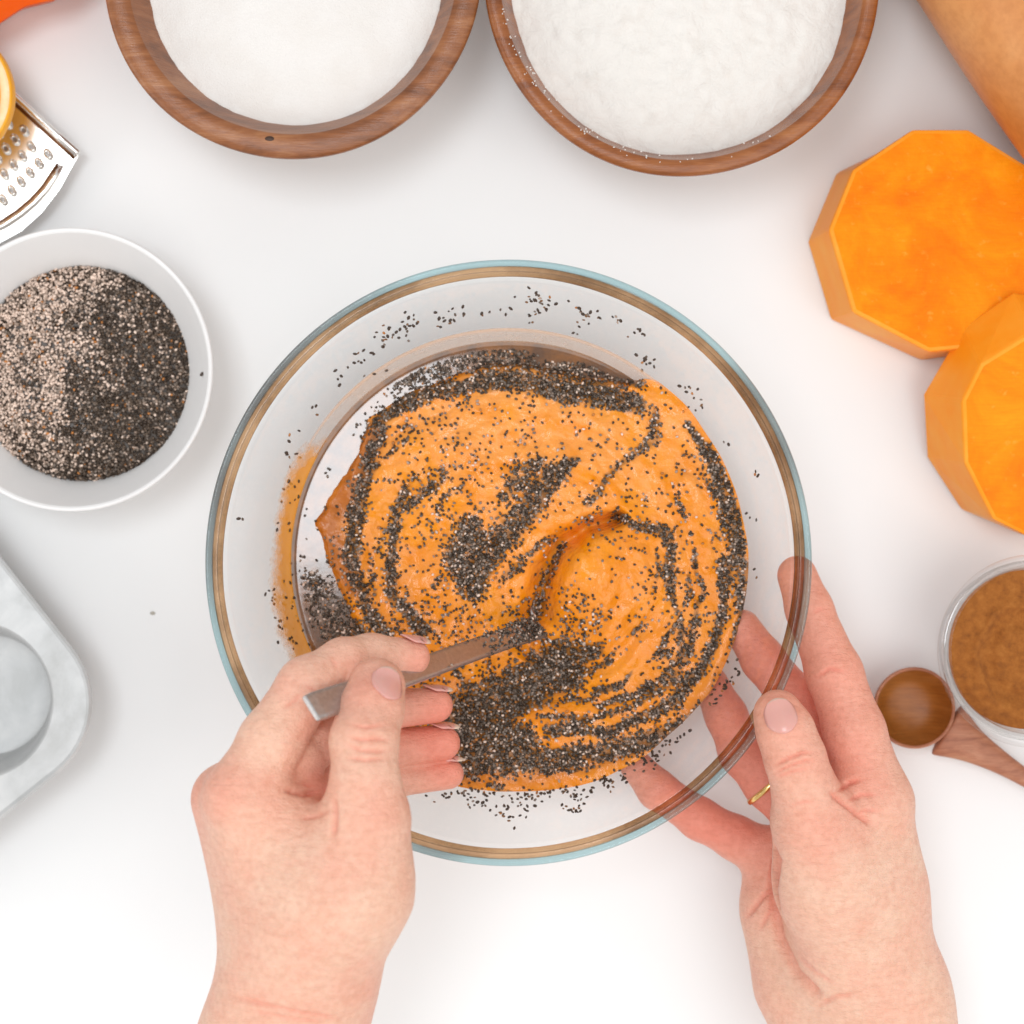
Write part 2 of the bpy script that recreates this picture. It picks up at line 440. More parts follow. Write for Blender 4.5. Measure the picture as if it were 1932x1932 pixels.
# rim bead: a clear outer edge and, inside it, a band whose brown is painted-in refraction
ring = []
def bead(name, r0, r1, z0, z1, m, n=14):
    pr = []
    for k in range(n + 1):
        a = 2 * math.pi * k / n
        pr.append(((r0 + r1) / 2 + (r1 - r0) / 2 * math.cos(a), (z0 + z1) / 2 + (z1 - z0) / 2 * math.sin(a)))
    return lathe(name, pr, m, bowl, 200, (lambda a, z: .0016 * math.sin(3 * a + 1) * math.sin(7 * a)) if 'band' in name else None)
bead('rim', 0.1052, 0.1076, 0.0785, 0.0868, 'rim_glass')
bead('rim_inner_band', 0.1016, 0.1054, 0.0778, 0.0852, 'rim_refraction_tint')

# ------------------------------------------------------------------ batter
Z0 = 0.042
def uv_of(X, Y, Z):
    s = FRAME / 1932.0 * (CAM_H - Z) / CAM_H
    return 966 + X / s, 966 - Y / s
EDGE = [(1230, 770, 1), (1160, 742, 1), (1080, 728, 1), (1000, 712, 1), (930, 705, 1), (850, 728, 1), (770, 762, 1), (712, 800, 1), (690, 860, 1), (650, 925, 1), (612, 985, 1), (632, 1050, 1), (662, 1120, 1), (700, 1190, 1), (735, 1225, 1)]
POOL = [(1215, 715), (1160, 742), (1080, 728), (1000, 712), (930, 705), (850, 728), (770, 762), (712, 800), (690, 860), (650, 925), (612, 985), (632, 1050), (662, 1120), (700, 1190), (735, 1225), (690, 1290), (560, 1290), (490, 1050), (520, 850), (650, 690), (850, 600), (1050, 590), (1200, 640)]
def inside(u, v, poly):
    r = np.zeros(u.shape, bool); n = len(poly)
    for i in range(n):
        x0, y0 = poly[i]; x1, y1 = poly[(i + 1) % n]
        if y0 == y1: continue
        c = ((y0 > v) != (y1 > v)) & (u < (x1 - x0) * (v - y0) / (y1 - y0) + x0)
        r ^= c
    return r
FOLD = [(1015, 1150, 26), (1032, 1080, 24), (1060, 1030, 22), (1110, 995, 18), (1165, 978, 12)]
SWC = (1050.0, 1110.0)
def batter_z(X, Y):
    u, v = uv_of(X, Y, Z0)
    rx = (X - BX) / 0.088
    z = 0.0445 + 0.0052 * rx + 0.0018 * (Y - BY) / 0.088 * -1
    # spiral ridges
    du, dv = u - SWC[0], v - SWC[1]
    rr = np.hypot(du, dv) + 1e-6; th = np.arctan2(dv, du)
    ph = rr / 46.0 + th * 1.0 + 2.0 * vnoise(u / 110.0, v / 110.0, 5)
    amp = np.clip(rr / 120.0, 0.15, 1.0)
    z = z + 0.0007 * amp * np.sin(ph * 2 * math.pi / 2.0) + 0.00022 * np.sin(ph * 2 * math.pi)
    z = z + 0.0030 * (vnoise(u / 95.0, v / 95.0, 9, 3) - 0.5) + 0.0012 * (vnoise(u / 26.0, v / 26.0, 12, 2) - 0.5)
    # mound right of the fold, valley along the fold, hollow at the spoon
    z = z + 0.0085 * np.exp(-(((u - 1125) / 85) ** 2 + ((v - 1085) / 95) ** 2))
    z = z + 0.0045 * np.exp(-(((u - 900) / 170) ** 2 + ((v - 900) / 140) ** 2))
    d, w = seg_dist(u, v, FOLD)
    z = z - 0.0125 * np.exp(-(d / w) ** 2)
    d, w = seg_dist(u, v, [(1000, 1215, 40), (1060, 1265, 60), (930, 1320, 60)])
    z = z - 0.0080 * np.exp(-(d / w) ** 2)
    d, w = seg_dist(u, v, [(1020, 1335, 20), (1120, 1345, 16), (1220, 1320, 14)])
    z = z + 0.0020 * np.exp(-(d / w) ** 2)
    # the pool on the left and top: the batter drops away there
    d, w = seg_dist(u, v, EDGE)
    ins = inside(u, v, POOL)
    sd = np.where(ins, d, -d) + 15 * (vnoise(u / 30.0, v / 30.0, 61, 3) - 0.5)
    drop = np.clip((sd - 4) / 34.0, 0, 1); drop = drop * drop * (3 - 2 * drop)
    z = z - (z - 0.0335) * drop
    return z
NR, NTH = 210, 460
S = (np.linspace(0, 1, NR) ** 0.75)[:, None]; TH = np.linspace(0, 2 * math.pi, NTH, endpoint=False)[None, :]
Redge = np.zeros(NTH)
for k in range(NTH):
    r = 0.085
    for it in range(6):
        ze = float(batter_z(np.array([BX + r * math.cos(TH[0, k])]), np.array([BY + r * math.sin(TH[0, k])]))[0])
        r = 0.5 * r + 0.5 * (r_in(ze) + 0.0003)
    Redge[k] = r
kern = np.ones(9) / 9
Redge = np.convolve(np.concatenate([Redge[-4:], Redge, Redge[:4]]), kern, 'valid')
X = BX + S * Redge[None, :] * np.cos(TH); Y = BY + S * Redge[None, :] * np.sin(TH)
Z = batter_z(X, Y)
# keep the surface inside the glass
rad = np.hypot(X - BX, Y - BY)
V = np.stack([X, Y, Z], -1).reshape(-1, 3)
idx = np.arange(NR * NTH).reshape(NR, NTH)
F = np.stack([idx[:-1], idx[1:], np.roll(idx, -1, 1)[1:], np.roll(idx, -1, 1)[:-1]], -1).reshape(-1, 4)
F = F[:, ::1]
me = mesh_np('batter', V, F)
U, VV = uv_of(V[:, 0], V[:, 1], V[:, 2])
du, dv = U - SWC[0], VV - SWC[1]; rr = np.hypot(du, dv) + 1e-6; th = np.arctan2(dv, du)
ph = rr / 46.0 + th + 1.2 * vnoise(U / 150.0, VV / 150.0, 5)
sw = vnoise(ph * 2.2 + 30, th * 2.0 + 30, 21, 4)
n2 = vnoise(U / 24.0, VV / 24.0, 33, 3)
pe = np.clip((sw * 0.6 + n2 * 0.4 - 0.36) / 0.20, 0, 1)
up = np.clip((1180 - VV) / 420, 0, 1) * 0.60 + 0.16
orange = np.array([0.84, 0.25, 0.0, 1]); peach = np.array([0.91, 0.365, 0.085, 1]); deep = np.array([0.80, 0.235, 0.006, 1])
pe = (pe * up)[:, None]
col = orange * (1 - pe) + peach * pe
dp = np.clip((vnoise(U / 60.0, VV / 60.0, 41, 3) - 0.52) / 0.2, 0, 1)[:, None] * 0.7
col = col * (1 - dp) + (orange * 0.5 + np.array([0.90, 0.33, 0.0, 1]) * 0.5) * dp
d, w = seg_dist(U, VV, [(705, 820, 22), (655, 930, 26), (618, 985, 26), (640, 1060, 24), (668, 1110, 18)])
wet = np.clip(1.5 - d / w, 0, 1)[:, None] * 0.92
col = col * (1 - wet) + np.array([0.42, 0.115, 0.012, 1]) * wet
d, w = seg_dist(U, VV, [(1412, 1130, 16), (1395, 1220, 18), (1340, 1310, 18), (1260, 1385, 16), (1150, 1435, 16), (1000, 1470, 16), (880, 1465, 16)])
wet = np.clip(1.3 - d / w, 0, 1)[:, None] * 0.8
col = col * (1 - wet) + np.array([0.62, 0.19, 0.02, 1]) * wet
batter_col = col; batter_me = me; batter_uv = (U, VV)
batter = link('pumpkin_batter', me, 'batter')
tag(batter, 'thick orange pumpkin batter swirled with chia in the glass bowl', 'batter')
BV = V; BF = F
batter_bvh = BVHTree.FromPolygons([tuple(p) for p in V], [tuple(f) for f in F])
# syrup pool
ZL = 0.0385
pr = []
seg = 220
V, F = [], []
NS = 40
for i in range(NS + 1):
    for k in range(seg):
        a = 2 * math.pi * k / seg
        r = (0.045 + (r_in(ZL) + 0.0002 - 0.045) * i / NS)
        lift = 0.0005 * max(0.0, (i / NS - 0.93) / 0.07) ** 2
        V.append((BX + r * math.cos(a), BY + r * math.sin(a), ZL + lift))
keep_a = lambda a: 0.9 < a < 4.2
for i in range(NS):
    for k in range(seg):
        a = 2 * math.pi * (k + 0.5) / seg
        if keep_a(a):
            j = (k + 1) % seg
            F.append((i * seg + k, (i + 1) * seg + k, (i + 1) * seg + j, i * seg + j))
me = from_list('syrup', V, F)
bm = bmesh.new(); bm.from_mesh(me); bmesh.ops.delete(bm, geom=[x for x in bm.verts if not x.link_faces], context='VERTS'); bm.to_mesh(me); bm.free()
syr = link('syrup', me, 'syrup', batter)
tag(syr, 'dark glossy syrup pooled along the edge of the batter')

# films on the inside of the glass: orange on the left, batter tide line along the top
def wall_patch(name, a0, a1, z0f, z1f, m, cover, na=120, nz=14):
    V, F, cv = [], [], []
    for i in range(na + 1):
        fa = i / na; a = a0 + (a1 - a0) * fa
        for j in range(nz + 1):
            fz = j / nz; z = z0f(fa) + (z1f(fa) - z0f(fa)) * fz
            r = r_in(z) - 0.0005
            V.append((BX + r * math.cos(a), BY + r * math.sin(a), z)); cv.append(cover(fa, fz))
    for i in range(na):
        for j in range(nz):
            p = i * (nz + 1) + j; F.append((p, p + 1, p + nz + 2, p + nz + 1))
    me = from_list(name, V, F); set_float(me, 'cover', cv)
    return link(name, me, m, batter)
bell = lambda x, c, w: math.exp(-((x - c) / w) ** 2)
D = math.radians
wall_patch('orange_wall_film', D(142), D(216), lambda f: 0.0385, lambda f: 0.0535 + 0.004 * f + 0.0015 * math.sin(f * 11), 'film',
           lambda fa, fz: (1.00 * min(1, fa * 5) * min(1, (1 - fa) * 9)) * (1 - fz ** 1.6 * 1.05))
wall_patch('batter_tide_line', D(18), D(150), lambda f: 0.0388, lambda f: 0.0475, 'film_pale',
           lambda fa, fz: 0.55 * min(1, fa * 8) * min(1, (1 - fa) * 8) + 0.75 * bell(fz, 0.86, 0.10) * min(1, fa * 8))

# ------------------------------------------------------------------ chia seeds
ico_v, ico_f = [], []
bm = bmesh.new(); bmesh.ops.create_icosphere(bm, subdivisions=1, radius=1.0)
bm.verts.ensure_lookup_table()
ico_v = np.array([v.co[:] for v in bm.verts]); ico_f = np.array([[v.index for v in f.verts] for f in bm.faces]); bm.free()
def seed_cols(n, mixw):
    c = np.array([[0.045, 0.027, 0.016], [0.105, 0.070, 0.047], [0.20, 0.155, 0.125], [0.40, 0.29, 0.225], [0.74, 0.57, 0.47], [0.45, 0.17, 0.04]])
    k = rng.choice(6, n, p=mixw)
    out = c[k] * rng.uniform(0.75, 1.25, (n, 1))
    return np.concatenate([np.clip(out, 0, 0.9), np.ones((n, 1))], 1)
def seeds_mesh(name, pos, nor, cols, size=(0.00072, 0.00052, 0.00041), tilt=0.45):
    n = len(pos)
    nor = nor / np.linalg.norm(nor, axis=1, keepdims=True)
    tmp = rng.normal(size=(n, 3)); nor = nor + tilt * rng.normal(size=(n, 3)); nor /= np.linalg.norm(nor, axis=1, keepdims=True)
    t1 = np.cross(nor, tmp); t1 /= np.linalg.norm(t1, axis=1, keepdims=True); t2 = np.cross(nor, t1)
    s = rng.uniform(0.85, 1.18, (n, 1, 1))
    lv = ico_v[None, :, :] * np.array(size)[None, None, :] * s
    Vv = pos[:, None, :] + lv[..., 0:1] * t1[:, None, :] + lv[..., 1:2] * t2[:, None, :] + lv[..., 2:3] * nor[:, None, :]
    Ff = (ico_f[None] + (np.arange(n) * len(ico_v))[:, None, None]).reshape(-1, 3)
    me = mesh_np(name, Vv.reshape(-1, 3), Ff)
    set_col(me, 'tint', np.repeat(cols, len(ico_v), 0))
    return me
# where the photograph shows them, in frame coordinates: ([(u, v, half width)], density)
STREAKS = [
    ([(735, 745, 12), (790, 712, 12), (850, 690, 18), (905, 678, 20), (960, 672, 20), (1010, 685, 16), (1060, 700, 14), (1120, 695, 18), (1170, 708, 18), (1205, 722, 12)], 1.25),
    ([(715, 792, 10), (760, 765, 14), (820, 742, 16), (880, 727, 17), (950, 716, 20), (1010, 722, 22), (1080, 737, 24), (1150, 748, 22), (1205, 768, 14)], 1.2),
    ([(720, 800, 13), (700, 850, 14), (690, 895, 16), (680, 940, 16), (668, 1000, 14), (662, 1050, 15), (678, 1105, 14), (700, 1160, 16), (735, 1195, 16)], 0.95),
    ([(590, 1085, 14), (605, 1125, 28), (632, 1170, 30), (675, 1205, 22)], 1.35),
    ([(735, 748, 12), (700, 775, 8), (668, 815, 5)], 0.9),
    ([(770, 930, 6), (750, 960, 9), (743, 1010, 9), (736, 1070, 10), (744, 1125, 11), (772, 1160, 12), (800, 1190, 14)], 1.1),
    ([(835, 895, 14), (805, 925, 9), (772, 955, 8)], 0.8),
    ([(885, 1000, 26), (890, 1055, 44), (893, 1100, 28)], 1.35),
    ([(905, 1060, 30), (945, 1020, 26), (985, 975, 24), (1015, 925, 24), (1045, 890, 22), (1085, 870, 10)], 1.05),
    ([(960, 930, 18), (985, 895, 18), (1020, 872, 12)], 0.85),
    ([(945, 1095, 10), (1000, 1050, 10), (1055, 1000, 7)], 0.7),
    ([(1015, 1150, 16), (1030, 1085, 10), (1062, 1030, 7)], 0.7),  # fold crease: its dark shadow put in as a streak of seeds
    ([(1165, 972, 8), (1200, 990, 10), (1255, 1000, 10), (1272, 1040, 10), (1262, 1075, 12)], 0.95),
    ([(1085, 985, 5), (1130, 970, 6)], 0.6),
    ([(1235, 775, 8), (1232, 825, 16), (1200, 850, 12), (1150, 895, 8), (1110, 955, 9)], 0.72),
    ([(1300, 800, 7), (1340, 860, 12), (1368, 930, 16), (1388, 1010, 18), (1400, 1080, 16), (1402, 1160, 14), (1390, 1220, 12)], 1.05),
    ([(1260, 1075, 14), (1275, 1150, 6), (1290, 1190, 7), (1283, 1235, 8), (1250, 1280, 9), (1200, 1308, 7), (1130, 1332, 6)], 0.9),
    ([(1310, 1040, 6), (1325, 1110, 5), (1310, 1180, 8), (1298, 1235, 9), (1262, 1290, 9), (1180, 1338, 6), (1100, 1358, 6), (1020, 1352, 5)], 0.85),
    ([(1372, 1060, 12), (1368, 1130, 8), (1350, 1210, 10), (1315, 1275, 12), (1275, 1320, 14), (1220, 1352, 11), (1150, 1378, 8), (1040, 1378, 10)], 1.1),
    ([(1395, 1240, 9), (1350, 1315, 9), (1295, 1365, 12), (1230, 1395, 16), (1150, 1415, 20), (1060, 1432, 20), (960, 1435, 26), (880, 1440, 20)], 1.15),
    ([(1060, 1255, 45), (1010, 1290, 42), (950, 1320, 46), (890, 1350, 46)], 1.3),
    ([(1125, 1222, 14), (1085, 1240, 22)], 1.1),
    ([(920, 1390, 60), (860, 1390, 50), (980, 1400, 30)], 1.35),
    ([(1165, 1290, 8), (1125, 1305, 8)], 1.0),
    ([(1150, 1245, 8), (1110, 1265, 8)], 0.9),
    ([(1100, 1165, 42), (1075, 1130, 26)], 0.32),
    ([(1255, 1230, 12)], 0.7), ([(985, 1145, 26)], 0.35), ([(800, 1175, 50), (900, 1165, 30)], 0.22),
    ([(1080, 1370, 8), (1140, 1348, 6)], 0.7),
]
def density(u, v):
    ragged = 0.55 + 0.9 * vnoise(u / 14.0, v / 14.0, 77, 2)
    wob_u = u + 14 * (vnoise(u / 40.0, v / 40.0, 81, 2) - 0.5); wob_v = v + 14 * (vnoise(u / 40.0, v / 40.0, 83, 2) - 0.5)
    Dn = np.zeros(u.shape)
    for poly, de in STREAKS:
        d, w = seg_dist(wob_u, wob_v, poly)
        Dn = np.maximum(Dn, de * np.clip(1.55 - d / w, 0, 1))
    du, dv = wob_u - SWC[0], wob_v - SWC[1]; rr = np.hypot(du, dv) + 1e-6; th = np.arctan2(dv, du)
    ph = rr / 33.0 + th * 1.0 + 1.4 * vnoise(u / 150.0, v / 150.0, 5)
    line = np.clip((np.sin(ph * math.pi) - 0.80) / 0.15, 0, 1) * np.clip((rr - 110) / 60, 0, 1)
    broken = np.clip((vnoise(u / 55.0, v / 55.0, 96, 2) - 0.42) / 0.16, 0, 1)
    sector = np.clip(np.cos(th - 0.6) * 1.5, 0, 1) * 0.75 + np.clip(np.cos(th - 2.9) * 1.5, 0, 1) * 0.55 + 0.12
    Dn = np.maximum(Dn, line * broken * sector)
    Dn = Dn * np.clip(ragged, 0, 1.15)
    base = 0.075 + 0.05 * np.clip((1050 - u) / 300, 0, 1) + 0.03 * (v > 1150)
    clump = np.clip((vnoise(u / 45.0, v / 45.0, 91, 3) - 0.35) / 0.3, 0, 1)
    return np.maximum(Dn, base * (0.25 + clump))
dk = np.clip((density(*batter_uv) - 0.45) / 0.5, 0, 1)[:, None] * 0.82
set_col(batter_me, 'tint', batter_col * (1 - dk) + np.array([0.10, 0.052, 0.018, 1]) * dk)
N = 68000
uu = rng.uniform(520, 1430, N); vv = rng.uniform(625, 1500, N)
sel = rng.random(N) < density(uu, vv) / 1.35
uu, vv = uu[sel], vv[sel]
pos, nor = [], []
for a, b in zip(uu, vv):
    dn = (P(a, b, 0.0) - Vector((0, 0, CAM_H))).normalized()
    hit = batter_bvh.ray_cast(Vector((0, 0, CAM_H)), dn)
    if hit[0] is None: continue
    p, n = hit[0], hit[1]
    if n.z < 0: n = -n
    ang = math.atan2(p.y - BY, p.x - BX) % (2 * math.pi)
    if p.z < ZL and keep_a(ang):
        t = (ZL - CAM_H) / dn.z
        p = Vector((0, 0, CAM_H)) + dn * t; n = Vector((0, 0, 1))
        p = p + Vector((0, 0, random.uniform(-0.0003, 0.0004)))
        if 580 < a < 860 and 700 < b < 1080 and random.random() < 0.85 and not (735 < a < 860 and b < 735): continue
        if 1005 < a < 1150 and 655 < b < 684 and random.random() < 0.8: continue
    else:
        p = p + n * random.uniform(-0.0001, 0.0009)
    if math.hypot(p.x - BX, p.y - BY) > r_in(p.z) - 0.0006: continue
    pos.append(p); nor.append(n)
pos = np.array(pos); nor = np.array(nor)
me = seeds_mesh('chia_seeds', pos, nor, seed_cols(len(pos), [0.38, 0.24, 0.21, 0.08, 0.06, 0.03]))
chia = link('chia_seeds', me, 'seed')
tag(chia, 'dark speckled chia seeds strewn in swirls over the orange batter', 'chia seeds', kind='stuff')

# single seeds stuck to the glass above the batter
seed_me = seeds_mesh('chia_seed', np.zeros((1, 3)), np.array([[0, 0, 1.0]]), np.array([[0.05, 0.028, 0.016, 1]]), (0.00115, 0.00078, 0.0006))
seed_brown = seeds_mesh('chia_seed_brown', np.zeros((1, 3)), np.array([[0, 0, 1.0]]), np.array([[0.20, 0.09, 0.03, 1]]), (0.00105, 0.0007, 0.0005))
def wall_point(u, v, outer=False):
    lo, hi = 0.02, 0.079
    for _ in range(30):
        mid = (lo + hi) / 2; p = P(u, v, mid)
        # the camera ray meets the wall where its radius equals the wall radius
        if math.hypot(p.x - BX, p.y - BY) > r_in(mid): lo = mid
        else: hi = mid
    return P(u, v, (lo + hi) / 2)
spots = []
ARC = [(985, 562, 1052, 568, 14), (1000, 585, 1005, 605, 4), (1030, 575, 1032, 590, 3), (1090, 585, 1130, 605, 8), (1165, 600, 1182, 608, 4), (1195, 622, 1214, 636, 4),
       (1214, 665, 1222, 690, 6), (1285, 720, 1325, 775, 8), (1380, 820, 1382, 826, 1), (880, 590, 850, 585, 5), (760, 605, 790, 600, 6), (720, 640, 770, 615, 14), (695, 657, 705, 650, 3),
       (670, 690, 678, 670, 4), (635, 712, 650, 698, 3), (585, 780, 600, 770, 2), (558, 815, 562, 808, 2), (820, 600, 850, 612, 5), (905, 580, 925, 590, 2), (1080, 615, 1120, 625, 3), (945, 590, 960, 586, 2),
       (1425, 885, 1437, 890, 2), (1423, 965, 1425, 980, 2), (1425, 1075, 1425, 1105, 2), (505, 1110, 520, 1150, 5), (530, 1170, 550, 1220, 12), (545, 870, 560, 860, 4), (540, 940, 560, 900, 8),
       (532, 990, 560, 1010, 6), (540, 1050, 575, 1060, 5), (545, 1130, 590, 1210, 24), (540, 1090, 590, 1130, 12), (460, 975, 462, 976, 1),
       (1010, 1500, 1100, 1488, 24), (860, 1500, 960, 1490, 22), (880, 1520, 960, 1530, 12), (970, 1510, 1010, 1500, 14), (1060, 1528, 1105, 1524, 9), (985, 1530, 1005, 1520, 4), (1090, 1500, 1110, 1505, 6), (960, 1540, 975, 1550, 4),
       (1120, 1480, 1180, 1460, 14), (1180, 1450, 1250, 1420, 14), (1260, 1410, 1300, 1380, 7), (1220, 1440, 1240, 1425, 5), (1340, 1330, 1400, 1250, 16), (1150, 1490, 1160, 1480, 3), (820, 1500, 850, 1510, 5), (700, 700, 720, 705, 2)]
for (x0, y0, x1, y1, n) in ARC:
    for k in range(int(n * 1.6 + 0.5)):
        f = random.random()
        spots.append((x0 + (x1 - x0) * f + random.gauss(0, 9), y0 + (y1 - y0) * f + random.gauss(0, 8)))
random.shuffle(spots)
for k, (a, b) in enumerate(spots[:300]):
    p = wall_point(a, b)
    o = bpy.data.objects.new('chia_seed', seed_me if random.random() < 0.72 else seed_brown)
    inward = Vector((BX - p.x, BY - p.y, 0)).normalized()
    nrm = (inward * 0.75 + Vector((0, 0, 0.65))).normalized()
    o.location = p + nrm * 0.0004
    o.rotation_euler = (nrm.to_track_quat('Z', 'Y') @ Matrix.Rotation(random.uniform(0, 6.28), 3, 'Z').to_quaternion()).to_euler()
    s = random.uniform(0.6, 0.95); o.scale = (s, s, s)
    C.objects.link(o)
    tag(o, 'single dark chia seed stuck to the inner wall of the glass bowl', 'chia seed', 'chia seeds stuck on the bowl wall')
pos = np.array([wall_point(a, b) for a, b in spots[300:]])
inw = np.stack([BX - pos[:, 0], BY - pos[:, 1], np.full(len(pos), .06)], 1)
wsd = link('stray_seeds', seeds_mesh('stray_seeds', pos, inw, seed_cols(len(pos), [0.5, 0.34, 0.08, 0.02, 0.0, 0.06])), 'seed', chia)
wsd['kind'] = 'stuff'
for me_ in (seed_me, seed_brown):
    me_.materials.append(M['seed']); me_.polygons.foreach_set('use_smooth', [True] * len(me_.polygons))

# ------------------------------------------------------------------ signed-distance bodies for the hands
class Body:
    def __init__(self, pts, h):
        pts = np.array(pts); mg = 0.012
        self.lo = pts.min(0) - mg; hi = pts.max(0) + mg; self.h = h
        self.n = np.ceil((hi - self.lo) / h).astype(int) + 1
        self.F = np.full(self.n, 1.0, np.float32)
    def blank(self): return np.full(self.n, 1.0, np.float32)
    def cone(self, G, a, b, ra, rb, k, flat=None, mg=0.014):
        a = np.array(a, np.float32); b = np.array(b, np.float32)
        R = max(ra, rb) + mg
        lo = np.maximum(np.floor((np.minimum(a, b) - R - self.lo) / self.h).astype(int), 0)
        hi = np.minimum(np.ceil((np.maximum(a, b) + R - self.lo) / self.h).astype(int) + 1, self.n)
        ax = [(self.lo[i] + self.h * np.arange(lo[i], hi[i])).astype(np.float32) for i in range(3)]
        x = ax[0][:, None, None]; y = ax[1][None, :, None]; z = ax[2][None, None, :]
        d = b - a; L = float(d @ d) + 1e-12
        t = np.clip(((x - a[0]) * d[0] + (y - a[1]) * d[1] + (z - a[2]) * d[2]) / L, 0, 1)
        qx = x - a[0] - t * d[0]; qy = y - a[1] - t * d[1]; qz = z - a[2] - t * d[2]
        if flat is not None:
            n = np.array(flat[0], np.float32); n /= np.linalg.norm(n); s = flat[1]
            c = (qx * n[0] + qy * n[1] + qz * n[2]) * (1.0 / s - 1.0)
            qx = qx + n[0] * c; qy = qy + n[1] * c; qz = qz + n[2] * c
        D = np.sqrt(qx * qx + qy * qy + qz * qz) - (ra + t * (rb - ra))
        sl = tuple(slice(lo[i], hi[i]) for i in range(3))
        G[sl] = smin(G[sl], D, k)
def smin(a, b, k):
    if k <= 0: return np.minimum(a, b)
    h = np.maximum(k - np.abs(a - b), 0) / k
    return np.minimum(a, b) - h * h * k * 0.25
def surface_nets(F, lo, h):
    ins = F < 0
    nx, ny, nz = F.shape
    cnt = np.zeros((nx - 1, ny - 1, nz - 1), np.int8)
    for dx in (0, 1):
        for dy in (0, 1):
            for dz in (0, 1):
                cnt += ins[dx:nx - 1 + dx, dy:ny - 1 + dy, dz:nz - 1 + dz]
    cells = np.argwhere((cnt > 0) & (cnt < 8))
    ids = np.full(cnt.shape, -1, np.int32); ids[tuple(cells.T)] = np.arange(len(cells))
    acc = np.zeros((len(cells), 3)); num = np.zeros(len(cells))
    corners = [(i, j, k) for i in (0, 1) for j in (0, 1) for k in (0, 1)]
    vals = {c: F[cells[:, 0] + c[0], cells[:, 1] + c[1], cells[:, 2] + c[2]] for c in corners}
    for c in corners:
        for axx in range(3):
            if c[axx] == 0:
                e = list(c); e[axx] = 1; e = tuple(e)
                a, b = vals[c], vals[e]
                m = (a < 0) != (b < 0)
                t = np.where(m, a / np.where(m, a - b, 1), 0)
                p = np.tile(np.array(c, float), (len(cells), 1)); p[:, axx] += t
                acc[m] += p[m]; num[m] += 1
    V = lo + h * (cells + acc / num[:, None])
    faces = []
    for axx in range(3):
        o1, o2 = [(1, 2), (2, 0), (0, 1)][axx]
        sl0 = [slice(None)] * 3; sl1 = [slice(None)] * 3
        sl0[axx] = slice(0, -1); sl1[axx] = slice(1, None)
        ch = ins[tuple(sl0)] != ins[tuple(sl1)]
        E = np.argwhere(ch)
        ok = (E[:, o1] > 0) & (E[:, o2] > 0) & (E[:, o1] < F.shape[o1] - 1) & (E[:, o2] < F.shape[o2] - 1)
        E = E[ok]
        def cid(a, b):
            q = E.copy(); q[:, o1] -= a; q[:, o2] -= b
            return ids[q[:, 0], q[:, 1], q[:, 2]]
        q = np.stack([cid(1, 1), cid(0, 1), cid(0, 0), cid(1, 0)], 1)
        flip = ~ins[E[:, 0], E[:, 1], E[:, 2]]
        q[flip] = q[flip][:, ::-1]
        faces.append(q)
    return V, np.concatenate(faces)
def smooth_mesh(V, F, it=2, lam=0.5):
    E = np.concatenate([F[:, [0, 1]], F[:, [1, 2]], F[:, [2, 3]], F[:, [3, 0]]])
    for _ in range(it):
        s = np.zeros_like(V); n = np.zeros(len(V))
        for c in range(3):
            s[:, c] = np.bincount(E[:, 0], V[E[:, 1], c], len(V)) + np.bincount(E[:, 1], V[E[:, 0], c], len(V))
        n = np.bincount(E[:, 0], minlength=len(V)) + np.bincount(E[:, 1], minlength=len(V))
        V = V + lam * (s / n[:, None] - V)
    return V
def normals(V, F):
    fn = np.cross(V[F[:, 2]] - V[F[:, 0]], V[F[:, 3]] - V[F[:, 1]])
    N = np.zeros_like(V)
    for i in range(4):
        for c in range(3): N[:, c] += np.bincount(F[:, i], fn[:, c], len(V))
    return N / (np.linalg.norm(N, axis=1, keepdims=True) + 1e-12)
